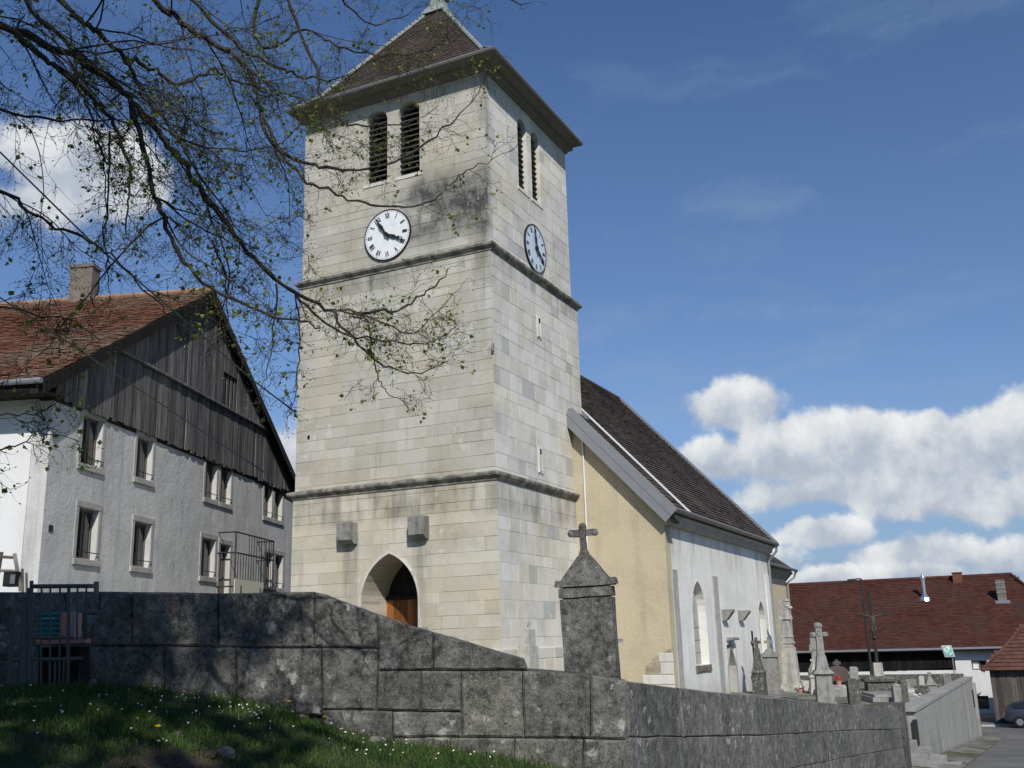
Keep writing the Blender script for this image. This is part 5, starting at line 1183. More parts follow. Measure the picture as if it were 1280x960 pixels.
def stele(t_, c, zb, zt, ax, ay, mt):
    h = zt-zb; m = MB(); n = 9
    pts = [(-.42, 0), (.42, 0), (.42, h*.58)] + [(.42*math.cos(math.pi*i/n)*.98, h*.62+h*.20*math.sin(math.pi*i/n)) for i in range(1, n)] + [(-.42, h*.58)]
    m.prism(pts, c+Vector((0,0,zb)), ax, (0,0,1), ay, -.09, .09, .01); m.build('slab', mt, t_)
    m = MB(); cross(m, c, zb+h*.78, h*.22, .12, .10, ax, ay, .55); m.build('cross', mt, t_)
def plain(w_, d_, w1=None):
    def f(t_, c, zb, zt, ax, ay, mt):
        m = MB(); m.taper(c, w_, d_, w1 or w_*.9, d_*.9, zb, zt-.06, ax, ay); m.build('slab', mt, t_)
        m = MB(); m.taper(c, (w1 or w_*.9)*1.12, d_*1.05, w_*.6, d_*.7, zt-.058, zt, ax, ay); m.build('cap', mt, t_)
    return f
def tomb(w_, d_, h_):
    def f(t_, c, zb, zt, ax, ay, mt):
        m = MB(); m.taper(c, w_, d_, w_*.97, d_*.97, zb-.1, zb+h_, ax, ay); m.build('kerb', mt, t_)
        m = MB(); m.taper(c, w_*.86, d_*.86, w_*.84, d_*.84, zb+h_+.003, zb+h_+.09, ax, ay); m.build('slab', mt, t_)
    return f
grave('gravestone_obelisk', 36.8, 8.55, 1.51, 'dark grey obelisk gravestone with a small cross against the white nave wall', obelisk, 'grave_stone', -90)
grave('gravestone', 38.3, 8.45, 1.50, 'upright grey slab with cap and cross between obelisk and ornate monument', slab, 'grey_stone', -90)
grave('funeral_monument', 41.3, 8.35, 2.85, 'tall ornate pale monument with stacked tiers by the nave downpipe', ornate, 'pale_stone', -90)
grave('gravestone_spire', 40.7, 7.35, .72, 'little pale spire gravestone just right of the chancel downpipe', spire, 'pale_stone', -70)
grave('gravestone_cross', 44.8, 8.0, 1.42, 'pale grey pillar with a broad cross behind the little spire gravestone', pillar_cross, 'grey_stone', -75)
grave('gravestone_cross', 33.8, 5.86, 1.95, 'tall lichened cross on a square pedestal rising over the road wall', tall_cross, 'grey_stone', -72)
grave('gravestone', 43.3, 6.92, .56, 'round topped brown granite gravestone with a cross and red flowers', stele, 'brown_granite', -70, rough=0)
grave('gravestone', 42.6, 6.25, .30, 'thin grey slab leaning beside the brown granite gravestone', plain(.34, .14), 'grey_stone', -70, tilt=R(3))
grave('gravestone', 35.2, 5.20, .16, 'stubby lichened grave pillar right of the tall cross', plain(.34, .26, .36), 'grave_stone', -65)
grave('gravestone', 35.85, 3.98, -.05, 'square grey grave post near the steps, nearer of a pair', plain(.26, .24), 'grey_stone', -65)
grave('gravestone', 36.95, 3.88, .03, 'taller grey grave post behind the square post by the steps', plain(.25, .26), 'grave_stone', -65)
grave('gravestone', 40.3, 3.60, -.30, 'squat dark grave post with little flowers behind the concrete wall', plain(.5, .22), 'grave_stone', -80)
grave('gravestone', 47.9, 4.25, -.28, 'narrow pale stone slab standing behind the concrete wall', plain(.24, .14), 'pale_stone', -80)
grave('gravestone_cross', 48.1, 3.93, -.12, 'grey shouldered cross behind the narrow pale slab', spire, 'grey_stone', -80)
grave('gravestone', 53.6, 3.62, -.40, 'short grey block at the far end of the concrete wall', plain(.36, .2), 'grey_stone', -80)
grave('gravestone', 51.2, 5.0, -.55, 'low grey stone beside the far cemetery wall', plain(.5, .16), 'grey_stone', -80)
grave('tomb', 40.8, 7.0, 0, 'dark grey tomb slab at the foot of the little spire', tomb(1.0, 2.0, .28), 'grey_stone', -70, rough=.006, cat='tomb')
grave('tomb', 44.6, 8.1, 0, 'pale tomb surround in front of the broad pillar cross', tomb(1.5, 2.0, .35), 'pale_stone', -70, rough=.006, cat='tomb')
grave('tomb', 42.4, 6.7, 0, 'pale tomb slab with pink flowers below the brown granite gravestone', tomb(.95, 1.9, .30), 'pale_stone', -70, rough=.006, cat='tomb')
grave('tomb', 38.6, 4.6, 0, 'wide flat pale grey tomb left of the grave posts', tomb(1.5, 2.3, .30), 'grey_stone', -70, rough=.006, cat='tomb')
grave('tomb', 46.0, 4.8, 0, 'low tomb of pale stone before the narrow slab', tomb(1.0, 2.0, .25), 'pale_stone', -70, rough=.006, cat='tomb')
grave('tomb', 52.3, 6.2, 0, 'grey tomb near the far wall, right of the crucifix', tomb(1.0, 2.0, .25), 'grey_stone', -70, rough=.006, cat='tomb')
# small plaques leaning on the tower, half hidden by the wall top
def plaque(t_, c, zb, zt, ax, ay, mt):
    m = MB(); m.prism([(-.2, 0), (.2, 0), (.2, zt-zb), (-.2, zt-zb)], c+Vector((0,0,zb)), ax, (0,0,1), ay, -.06, .06, .015); m.build('slab', mt, t_)
grave('gravestone', 23.2, 14.05, 2.02, 'small dark plaque stone against the tower right of the door', plaque, 'grey_stone', -90)
def heart(t_, c, zb, zt, ax, ay, mt):
    h = zt-zb; m = MB(); pts = [(-.42, 0), (.42, 0), (.45, h*.75)] + [(.45*math.cos(math.pi*i/10), h*.75+h*.25*math.sin(math.pi*i/10)) for i in range(1, 10)] + [(-.45, h*.75)]
    m.prism(pts, c+Vector((0,0,zb)), ax, (0,0,1), ay, -.07, .07, .015); m.build('slab', mt, t_)
grave('gravestone', 22.6, 12.75, 1.78, 'pale round topped gravestone in front of the tower corner', heart, 'pale_stone', -90)
def wallmem(t_, c, zb, zt, ax, ay, mt):
    m = MB(); m.taper(c, .60, .30, .56, .28, zb, zt-.55, ax, ay); m.build('base', mt, t_); m = MB(); m.taper(c, .42, .2, .38, .2, zt-.55, zt-.12, ax, ay); m.build('slab', mt, t_); m = MB(); cross(m, c, zt-.12, .22, .06, .06, ax, ay); m.build('cross', mt, t_)
grave('gravestone_cross', 24.9, 11.75, 2.02, 'small pale stone with a tiny cross below the tower south face', wallmem, 'pale_stone', 0)
def sidecross(t_, c, zb, zt, ax, ay, mt):
    m = MB(); m.taper(c, .3, .2, .26, .18, zb, zt-.7, ax, ay); m.build('base', mt, t_); m = MB(); cross(m, c, zt-.7, .7, .05, .05, ax, ay, .93); m.build('cross', mt, t_)
grave('gravestone_cross', 15.78, 6.02, 1.62, 'slim dark cross peeping out right of the big lichened gravestone', sidecross, 'grey_stone', -60)

# crucifix on its pedestal
cx = thing('crucifix', (48.2, 6.0, gz(48.2, 6)), 'dark iron crucifix on a wide stone pedestal in the churchyard', 'crucifix')
c = Vector((48.2, 6.0, 0)); ax, ay = AX(-72); zb = gz(48.2, 6.0)
m = MB(); m.taper(c, 1.15, .9, 1.1, .86, zb, zb+.50, ax, ay); m.build('pedestal', 'grave_stone', cx)
m = MB(); m.taper(c, 1.34, 1.05, 1.40, 1.1, zb+.502, zb+.60, ax, ay); m.taper(c, 1.40, 1.1, 1.0, .8, zb+.60, zb+.72, ax, ay); m.build('cornice', 'grave_stone', cx)
m = MB(); m.taper(c, .40, .34, .36, .30, zb+.722, zb+1.28, ax, ay); m.build('block', 'pale_stone', cx)
m = MB(); m.taper(c, .13, .12, .11, .10, zb+1.28, 3.3, ax, ay)
for s in (-1, 1): m.taper(c+ax*s*.36, .60, .08, .60, .08, 2.28, 2.36, ax, ay)
ic = m.build('iron_cross', 'iron', cx)
me = bpy.data.meshes.new('figure'); f0 = c - ay*.0
fy = ay if ay.dot(EYEP-c) > 0 else -ay
P = [(0,1.86,.10),(0,2.02,.10),(0,2.18,.09),(0,2.30,.10),(.0,2.40,.12),(-.14,2.26,.08),(-.34,2.30,.07),(-.46,2.34,.06),(.14,2.26,.08),(.34,2.30,.07),(.46,2.34,.06),(-.07,1.84,.10),(-.05,1.62,.15),(-.02,1.40,.10),(-.02,1.30,.14),(.07,1.84,.10),(.05,1.62,.15),(.02,1.40,.10),(.02,1.30,.14)]
E_ = [(0,1),(1,2),(2,3),(3,4),(2,5),(5,6),(6,7),(2,8),(8,9),(9,10),(0,11),(11,12),(12,13),(13,14),(0,15),(15,16),(16,17),(17,18)]
rad = [.09,.10,.085,.05,.075,.05,.035,.028,.05,.035,.028,.065,.055,.04,.03,.065,.055,.04,.03]
me.from_pydata([tuple(ax*a+fy*d+Vector((0,0,z-1.3))) for a, z, d in P], E_, []); me.materials.append(MATS['bronze'])
fig = link('crucified_figure', me, c+Vector((0,0,1.3)), cx)
sk = fig.modifiers.new('skin', 'SKIN')
for v, r0 in zip(me.skin_vertices[0].data, rad): v.radius = (r0, r0)
me.skin_vertices[0].data[0].use_root = True
fig.modifiers.new('sub', 'SUBSURF').levels = 1

# flower pots and bunches
def bunch(x, y, z, label, petal, n=14, rad_=.16, pot=True, seed=1):
    t_ = thing('flowers', (x, y, z), label, 'flowers', 'flowers on the graves'); r = random.Random(seed)
    if pot: m = MB(); m.lathe((x, y, z), [(.07, 0), (.11, .16), (.12, .18)], 10); m.build('pot', 'terracotta', t_)
    m = MB()
    for i in range(n*2):
        a = r.uniform(0, 6.28); q = rad_*math.sqrt(r.random()); h = z+.16+r.uniform(0, .12); d = Vector((math.cos(a), math.sin(a), .4))*.06
        p = Vector((x+q*math.cos(a), y+q*math.sin(a), h)); s = d.cross(Vector((0,0,1))).normalized()*.02; m.add([p-s, p+s, p+d], [(0,1,2)])
    m.build('leaves', 'stem_green', t_, recalc=False, kind='stuff')
    m = MB()
    for i in range(n):
        a = r.uniform(0, 6.28); q = rad_*math.sqrt(r.random()); m.lathe((x+q*math.cos(a), y+q*math.sin(a), z+.20+r.uniform(0, .12)), [(.008, 0), (.035, .012), (.04, .03), (.01, .042)], 6)
    m.build('blooms', petal, t_, kind='stuff')
bunch(42.9, 6.85, -.40, 'red flowers before the brown granite gravestone', 'red_petal', 14, .18, seed=2)
bunch(41.9, 6.2, -.50, 'pink flowers on the pale tomb slab', 'pink_petal', 9, .15, seed=3)
bunch(41.0, 8.0, gz(41, 8)+.02, 'small white flowers at the foot of the ornate monument', 'white_petal', 9, .16, seed=4)
bunch(39.9, 3.7, gz(39.9, 3.7)+.05, 'white flowers beside the squat grave post', 'white_petal', 12, .2, seed=5)
bunch(22.3, 13.6, 1.62, 'little white flowers above the sloping wall near the tower', 'white_petal', 10, .14, seed=6)

# ------------------------------------------------------------------ left: gate, terrace wall, cabinet
GT = 8.12
gate = thing('metal_gate', at(75, 856, GT), 'old grey metal bar gate at the left end of the stone wall', 'gate')
def bar(p, q, r0, name, par, mt='gate_metal', D0=GT, D1=None): m = MB(); m.tube([at(*p, D0), at(*q, D1 or D0)], r0, 6); return m.build(name, mt, par)
bar((30, 752), (30, 866), .030, 'post', gate); bar((37, 735), (36, 866), .022, 'post', gate)
bar((39.5, 726), (39, 760), .016, 'stile', gate); bar((120.5, 727), (120, 760), .022, 'stile', gate)
bar((38, 733), (121, 732.5), .017, 'rail', gate); bar((38, 797), (92, 797), .013, 'rail', gate); bar((14, 825), (104, 823), .014, 'rail', gate)
for x in (52, 63, 75, 86, 97, 108): bar((x, 733), (x-1, 858 if x < 90 else 800), .0085 if x != 86 else .014, 'bar', gate)
for x in (42, 47, 69, 80): bar((x, 825), (x-1, 858), .0085, 'bar', gate)
bar((16, 762), (12, 862), .02, 'stile', gate); bar((0, 816), (16, 816), .016, 'rail', gate)
pier = thing('gate_pier', at(-10, 862, 8.2), 'dark rough stone gate pier at the far left of the gate', 'gate pier')
for k, (y0, y1) in enumerate(((756, 790), (790, 826), (826, 885))):
    pts = [(-70, y1), (17 - k*2, y1), (19 - k*2, y0), (-70, y0)]
    poly = [((at(x, y, 8.4)-O8).dot(RT), at(x, y, 8.4).z) for x, y in pts]; m = MB(); m.prism(poly, DS(8.4, 0), RT, (0,0,1), Nf, -.4, 0, .02); o = m.build('stone', 'wall_stone', pier); weather(o, k, .02, .15)
terr = thing('terrace_wall', at(40, 800, 10.6), 'dark stone terrace wall behind the gate', 'stone wall')
r_ = random.Random(31)
for k, (y0, y1) in enumerate(((739, 768), (768, 800), (800, 835), (835, 870))):
    x = -90
    while x < 190:
        x1 = x + r_.uniform(38, 64); pts = [(x+.5, y1), (x1-.5, y1), (x1-.5, y0+.8), (x+.5, y0+.8)]
        poly = [((at(a, b_, 10.6)-O8).dot(RT), at(a, b_, 10.6).z) for a, b_ in pts]; m = MB(); m.prism(poly, DS(10.6, 0), RT, (0,0,1), Nf, -.5, r_.uniform(0, .02), .018); o = m.build('stone', 'wall_stone', terr); weather(o, k, .014, .2); x = x1
cab = thing('crate_stand', at(72, 850, 9.4), 'teal slatted crate and terracotta shelf behind the gate bars', 'crate stand')
def pane_(name, x0, x1, y0, y1, D, mt, th, par=None):
    a, b_ = at(x0, y1, D), at(x1, y0, D); m = MB(); m.box(a, RT*((b_-a).dot(RT)), HD*th, (0, 0, b_.z-a.z)); return m.build(name, mt, par or cab)
bx = pane_('crate_back', 38, 72, 764, 796, 9.42, 'teal_paint', .30)
for q in range(5): pane_('slat', 37.5, 72.5, 765+q*6.2, 769.6+q*6.2, 9.40, 'teal_paint', .018, bx)
pane_('mark', 41, 46, 768, 769.2, 9.397, 'white_metal', .004, bx); pane_('mark', 50, 68, 772.5, 773.7, 9.397, 'white_metal', .004, bx); pane_('mark', 40, 45, 791, 793, 9.397, 'white_metal', .004, bx)
pane_('side_panel', 73, 87, 765, 796, 9.42, 'terracotta', .28); pane_('upright', 88.5, 94, 764, 797, 9.40, 'concrete', .06)
a = at(37, 805.5, 9.3); b_ = at(106, 805.5, 9.3); m = MB(); m.box(a, RT*((b_-a).dot(RT)), HD*.42, (0,0,.035)); m.build('shelf', 'terracotta', cab)
pane_('base', 45, 100, 808, 858, 9.45, 'dark_wood', .3); pane_('cover', 37, 49, 806, 818, 9.36, 'teal_paint', .02)
es = thing('trestle', at(12, 737, 11), 'small weathered wooden trestle on the terrace wall', 'trestle')
bar((2, 690), (-6, 738), .022, 'leg', es, 'stake_wood', 10.9); bar((18, 692), (26, 738), .022, 'leg', es, 'stake_wood', 10.9)
bar((2, 696), (19, 697), .016, 'crossbar', es, 'stake_wood', 10.9); bar((-2, 713), (22, 714), .016, 'crossbar', es, 'stake_wood', 10.9)
bx = thing('metal_box', at(12, 737, 10.85), 'dark metal box with a pale front under the trestle', 'box')
o = pane_('casing', 3, 20, 714, 733, 10.8, 'metal_dark', .14, bx); pane_('front', 12, 19, 718, 730, 10.79, 'zinc', .008, bx)
for (x0, yt) in ((28, 711), (33, 716)):
    k_ = MB(); k_.tube([at(x0, yt, 10.9), at(x0+.5, 742, 10.9)], .014, 6); o = k_.build('wooden_stake', 'stake_wood'); tag(o, 'taller grey wooden stake beside the trestle' if x0 == 28 else 'shorter brown wooden stake just right of the tall stake', 'stake', 'wooden stakes on the terrace wall')

# overhead cables from a pole out of view to the farmhouse
for k, (pts, lab) in enumerate((([(-140, 60, 7), (0, 190, 9), (112, 300, 12), (219, 390, 18), (312, 472, 27), (366, 513, 32)], 'thin black overhead cable slanting down across the plank gable, upper one'), ([(-160, 290, 8), (0, 372, 11), (156, 475, 17.5), (262, 545, 25), (330, 590, 30.5)], 'lower black cable running along the farmhouse gable to the eaves'))):
    m = MB(); m.tube([at(*p) for p in pts], [.008, .009, .012, .017, .022, .025][:len(pts)], 5); o = m.build('overhead_cable', 'black_paint', smooth=True); tag(o, lab, 'cable', 'overhead cables to the farmhouse')
# ------------------------------------------------------------------ the lime tree whose branches hang into view
tree = thing('lime_tree', DS(4.2, -5.6, 1.2), 'spreading lime tree with drooping bare branches and first small leaves', 'tree')
r_ = random.Random(42)
def smooth(pts, n=5):
    out = []; P = [Vector(p) for p in pts]
    for i in range(len(P)-1):
        p0, p1, p2, p3 = P[max(i-1, 0)], P[i], P[i+1], P[min(i+2, len(P)-1)]
        for k in range(n):
            t_ = k/n; out.append(.5*((2*p1)+(p2-p0)*t_+(2*p0-5*p1+4*p2-p3)*t_*t_+(3*p1-p0-3*p2+p3)*t_**3))
    out.append(P[-1]); return out
base = DS(4.2, -5.6, 1.1)
tp = [base, base+Vector((.05,.02,1.5)), base+Vector((-.05,.1,3.0)), base+Vector((.1,.05,4.6)), base+Vector((.0,-.05,6.4)), base+Vector((.1,.1,8.6)), base+Vector((.05,.1,10.6))]
m = MB(); m.tube(smooth(tp, 4), [.34,.31,.29,.28,.27,.265,.26,.25,.245,.24,.23,.22,.21,.20,.19,.18,.17,.16,.14,.12,.10,.08,.06,.05,.03], 12); m.build('trunk', 'bark', tree, smooth=True)
TW = MB(); LV = MB(); FARTW = MB()
def proj(p):
    v = p - EYEP; z = v.dot(FW); return (640 + F*v.dot(CR)/max(z, .05), 480 - F*v.dot(CU)/max(z, .05))
def leaf(p, d, s):
    a = r_.uniform(0, 6.28); n = d.orthogonal().normalized(); q = n*math.cos(a) + d.cross(n)*math.sin(a)
    d1 = (d*.5 + q*.9 + Vector((0,0,-.35))).normalized(); sd = d1.cross(Vector((r_.uniform(-1,1), r_.uniform(-1,1), r_.uniform(-1,1)))).normalized(); up = d1.cross(sd)
    st_ = p + d1*s*.25
    LV.add([st_, st_+d1*s*.45+sd*s*.42+up*s*.16, st_+d1*s, st_+d1*s*.45-sd*s*.42+up*s*.16], [(0,1,2), (0,2,3)])
def bud(p, d, s): LV.add([p-d.orthogonal().normalized()*s*.28, p+d.orthogonal().normalized()*s*.28, p+d*s, p+d.cross(d.orthogonal()).normalized()*s*.3+d*s*.4], [(0,1,2), (0,3,2), (1,3,2)])
def shoot(p, d, L, r0, lvl, mb, leafy=1.0, up=.35):
    n = {1: 9, 2: 6, 3: 4}[lvl]; pts = [p]; d = d.normalized(); seg = L/n; wig = {1: .22, 2: .30, 3: .30}[lvl]
    for i in range(n):
        f = i/n
        d = (d + Vector((r_.gauss(0, 1), r_.gauss(0, 1), r_.gauss(0, 1)))*wig + Vector((0, 0, -.10*(1-f) + up*.42*f*f))).normalized()
        pts.append(pts[-1] + d*seg)
    rad = [r0*(1-.72*i/n) for i in range(n+1)]
    mb.tube(pts, rad, 5 if lvl == 1 else (4 if lvl == 2 else 3), cap=False)
    return pts
def side(d, spread):
    n = d.orthogonal().normalized(); a = r_.uniform(0, 6.28); q = n*math.cos(a)+d.cross(n)*math.sin(a)
    return (d*math.cos(spread) + q*math.sin(spread)).normalized()
def twigs_on(pts, rad, L, mb, density, l1, leafy, start=0.0, lv1=True, tipshoots=True):
    # level 1 shoots along a limb, each with level 2 and 3
    tot = sum((b_-a).length for a, b_ in zip(pts, pts[1:])); acc = 0; nxt = start*tot + r_.uniform(0, .1)
    for i, (a, b_) in enumerate(zip(pts, pts[1:])):
        sl_ = (b_-a).length
        while nxt < acc+sl_:
            p = a + (b_-a)*((nxt-acc)/sl_); d = (b_-a).normalized(); f = nxt/tot
            if lv1 and r_.random() < .62:
                L1 = r_.uniform(.35, 1.0)*l1*(1-.45*f); sub(p, side(d, r_.uniform(.5, 1.1)), L1, max(.0022, rad(f)*r_.uniform(.22, .42)), mb, leafy)
            else: sub2(p, side(d, r_.uniform(.5, 1.2)), r_.uniform(.12, .34)*min(1, l1*1.3), .0021, mb, leafy)
            nxt += density*r_.uniform(.5, 1.5)
        acc += sl_
def sub(p, d, L, r0, mb, leafy):
    pts = shoot(p, d, L, min(r0, .010), 1, mb)
    for i in range(1, len(pts)):
        if r_.random() < .80: sub2(pts[i], side((pts[i]-pts[i-1]).normalized(), r_.uniform(.5, 1.1)), r_.uniform(.10, .34)*min(1.2, L/.6+.3), max(.0016, r0*.38), mb, leafy)
    sub2(pts[-1], (pts[-1]-pts[-2]), .12, .0015, mb, leafy)
def sub2(p, d, L, r0, mb, leafy):
    pts = shoot(p, d, L, min(r0, .0034), 2, mb)
    for i in range(2, len(pts)):
        dd = (pts[i]-pts[i-1]).normalized()
        if r_.random() < .55:
            q = shoot(pts[i], side(dd, r_.uniform(.5, 1.0)), r_.uniform(.03, .11), .00125, 3, mb)
            tip(q[-1], (q[-1]-q[-2]).normalized(), leafy)
        elif r_.random() < .6 and leafy: bud(pts[i], side(dd, .7), .011)
    tip(pts[-1], (pts[-1]-pts[-2]).normalized(), leafy)
def tip(p, d, leafy):
    if not leafy: return
    if r_.random() < .17*leafy:
        for _ in range(r_.randint(1, 3)): leaf(p, d, r_.uniform(.016, .036))
    elif r_.random() < .6: bud(p, d, .015)
# limbs as they hang in front of the church: (x, y, metres ahead) sightings of each limb in turn, then base radius, tip radius
LIMBS = [
 ([(-420,-190,4.4),(-180,-70,4.7),(0,31,5.0),(41,47,5.1),(91,70,5.2),(125,91,5.25),(156,117,5.3),(175,138,5.3),(200,170,5.35),(225,200,5.4),(250,237,5.5),(287,283,5.6),(319,325,5.7),(351,357,5.8),(397,380,5.9),(448,391,6.0),(502,386,6.1),(527,369,6.15),(556,345,6.2),(562,334,6.2)], .034, .002, .16, .62),
 ([(-380,-120,4.4),(-150,-20,4.7),(0,33,4.85),(37,59,4.95),(69,83,5.0),(103,109,5.05),(125,134,5.1),(144,156,5.1),(156,187,5.15),(162,216,5.2),(160,250,5.2),(158,294,5.25)], .026, .003, .20, .6),
 ([(-300,-420,4.6),(-60,-160,5.0),(75,0,5.3),(94,19,5.35),(119,37,5.4),(144,59,5.45),(159,75,5.5),(169,100,5.5),(184,125,5.45),(203,147,5.4),(228,180,5.4),(262,235,5.5),(300,290,5.6)], .025, .003, .17, .6),
 ([(159,75,5.5),(175,78,5.6),(200,94,5.7),(228,103,5.8),(262,87,5.9),(281,94,6.0),(312,106,6.1),(345,112,6.2),(384,128,6.3),(420,140,6.35)], .014, .002, .15, .6),
 ([(-320,-380,4.4),(-100,-160,4.9),(31,0,5.2),(53,28,5.25),(78,47,5.3),(94,66,5.3),(106,91,5.3),(108,130,5.3),(120,170,5.3),(132,225,5.35),(130,297,5.4)], .020, .002, .18, .55),
 ([(-240,-520,4.8),(20,-220,5.4),(187,-10,5.9),(219,19,6.0),(240,37,6.0),(275,58,6.1),(300,72,6.1),(316,105,6.15),(328,140,6.2),(340,181,6.2),(377,203,6.3),(409,209,6.3),(437,212,6.35),(481,205,6.4),(527,184,6.5),(556,159,6.5),(574,144,6.55),(599,116,6.6),(607,94,6.6)], .026, .0016, .19, .5),
 ([(330,150,6.2),(359,200,6.1),(384,225,6.1),(418,242,6.15),(456,253,6.2),(496,258,6.25),(534,253,6.3),(559,234,6.35),(577,216,6.4),(609,203,6.45),(640,187,6.5)], .012, .0015, .19, .45),
 ([(165,130,5.2),(175,162,5.15),(184,200,5.1),(190,235,5.1),(205,275,5.1),(223,315,5.1),(255,352,5.15),(292,375,5.2),(337,393,5.25),(379,400,5.3),(398,410,5.3)], .015, .004, .20, .5),
 ([(415,387,5.9),(434,416,5.85),(462,444,5.85),(487,459,5.9),(518,467,5.9),(546,458,5.95),(563,450,5.95)], .008, .0014, .13, .30),
 ([(440,395,6.0),(460,403,5.95),(465,437,5.95),(471,469,5.9),(481,486,5.9),(493,497,5.9),(520,498,5.9)], .006, .0013, .22, .24),
 ([(371,370,5.8),(400,398,5.75),(437,419,5.75),(481,425,5.8),(518,431,5.8),(543,425,5.85),(562,416,5.85),(570,408,5.85)], .007, .0014, .13, .30),
 ([(425,388,5.9),(455,396,6.0),(487,406,6.0),(515,416,6.0),(545,392,6.05),(580,352,6.1)], .006, .0013, .13, .28),
 ([(300,-140,6.6),(330,-40,6.8),(318,20,6.8),(328,59,6.8),(353,52,6.85),(378,37,6.9),(402,47,6.9),(424,58,6.95),(452,66,7.0),(477,70,7.0),(527,66,7.1),(559,50,7.1),(577,28,7.1),(587,6,7.1)], .014, .0014, .19, .45),
 ([(420,-180,6.8),(520,-90,7.0),(600,-25,7.1),(640,0,7.1),(652,6,7.1),(667,2,7.1)], .010, .0014, .22, .35),
 ([(-400,80,4.6),(-150,190,4.8),(0,240,5.0),(31,259,5.0),(62,278,5.05),(103,297,5.1),(133,315,5.1),(162,341,5.1),(203,381,5.15),(225,410,5.2)], .013, .002, .18, .5),
 ([(137,165,5.3),(137,200,5.25),(134,250,5.25),(130,297,5.25),(134,345,5.3),(138,372,5.3)], .006, .0016, .2, .35),
 ([(345,355,5.8),(343,400,5.75),(340,440,5.75),(333,465,5.75),(325,490,5.75)], .005, .0014, .16, .28),
 ([(369,369,5.85),(375,425,5.8),(372,470,5.8),(368,500,5.8),(359,528,5.8)], .0045, .0013, .14, .25),
 ([(265,300,5.5),(280,345,5.45),(285,395,5.45),(300,440,5.5),(306,470,5.5)], .005, .0013, .17, .3),
 ([(-200,540,4.4),(-60,525,4.5),(0,519,4.55),(41,516,4.6),(75,500,4.6),(92,488,4.6)], .004, .0012, .12, .25),
 ([(-200,600,4.3),(-60,572,4.4),(0,562,4.45),(34,550,4.45),(56,541,4.5),(97,550,4.5)], .004, .0012, .14, .22),
 ([(-260,430,4.4),(-60,400,4.5),(0,385,4.6),(50,395,4.65),(95,402,4.7),(125,430,4.7)], .006, .0013, .18, .35),
 ([(-300,-700,5.2),(60,-330,6.0),(230,-120,6.4),(345,-20,6.6),(375,40,6.7),(395,85,6.7),(402,120,6.7),(425,150,6.7),(470,158,6.75),(520,150,6.8),(548,128,6.8)], .022, .0015, .17, .45),
 ([(-260,-640,4.9),(20,-260,5.5),(150,-90,5.8),(250,10,6.0),(300,60,6.1),(335,78,6.2),(365,92,6.2),(400,98,6.3),(440,92,6.3),(480,62,6.4)], .022, .002, .16, .5),
 ([(-180,-800,5.0),(150,-320,6.0),(300,-120,6.4),(400,-30,6.6),(440,15,6.7),(470,30,6.8),(500,22,6.8),(535,2,6.8)], .016, .0015, .22, .4),
 ([(-350,10,4.4),(-120,90,4.7),(0,135,5.0),(60,150,5.1),(120,150,5.2),(190,155,5.3),(250,165,5.4),(310,190,5.5)], .012, .002, .17, .5),
]
for k, (pl, r0, r1, dens_, l1) in enumerate(LIMBS):
    pts = [at(*p) for p in pl]
    if pl[0][0] < -100 and pl[0][1] < 300 or pl[0][1] < -400:                # carry the limb back to the trunk
        h = max(3.2, min(9.5, pts[0].z - .3 - (pts[0]-base).xy.length*.10)) ; pts = [Vector((base.x, base.y, h-.35)), (Vector((base.x, base.y, h))+pts[0])*.5 + Vector((0,0,.15))] + pts
        nb = 2
    else: nb = 0
    P = smooth(pts, 4); n = len(P); P = [p + Vector((r_.gauss(0,1), r_.gauss(0,1), r_.gauss(0,1)))*(.009 if r0 > .01 else .006) if 0 < i < n-1 else p for i, p in enumerate(P)]
    rf = lambda f: r0*(.80 if r0 > .01 else .95)*(1-f)**.8 + r1
    m = MB(); m.tube(P, [rf(i/(n-1)) * (1 + .10*r_.gauss(0,1)*(r0 > .01)) for i in range(n)], 8 if r0 > .012 else 6); m.build('branch', 'bark' if r0 > .009 else 'twig', tree, smooth=True)
    twigs_on(P, rf, 0, TW, dens_*.86, l1*1.1, 1.0, start=(.30 if nb else .02))
    q = P[-1]; sub2(q, P[-1]-P[-2], .10, .0014, TW, 1.0)
    if r0 < .010: continue
    cand = 0
    for _ in range(60):                               # long whippy side branches that thicken the spray at the upper left
        if cand >= (8 if r0 > .018 else 4): break
        i = r_.randint(max(1, n//5), n-3); fi = i/(n-1); dd = (P[i+1]-P[i]).normalized(); L = r_.uniform(.7, 1.5)
        d = side(dd, r_.uniform(.35, .95)); d = (d + RT*.15 + Vector((0,0,-.12))).normalized(); pts = [P[i]]
        for j in range(13):
            f = j/13; d = (d + Vector((r_.gauss(0,1), r_.gauss(0,1), r_.gauss(0,1)))*.15 + Vector((0,0,-.07*(1-f)+.10*f*f))).normalized(); pts.append(pts[-1]+d*L/13)
        ok = not (r_.random() < .6 and proj(pts[7])[0] < 260 and proj(pts[7])[1] > 150)
        for q in pts[::3]:
            vx, vy = proj(q)
            if vx > 395 and not (vy < 190 and vx < 560): ok = False
            if vy > 470: ok = False
            if vx > 120 and vx < 300 and vy > 420: ok = False
        if proj(pts[-1])[0] < -60: ok = False
        if not ok: continue
        cand += 1; rb = max(.0028, min(.007, rf(fi)*r_.uniform(.3, .5))); TW.tube(pts, [rb*(1-.75*j/13) for j in range(14)], 5, cap=False)
        rb_ = rb; twigs_on(pts, lambda f: rb_*(1-.7*f), 0, TW, .15, .28, .42, start=.08)
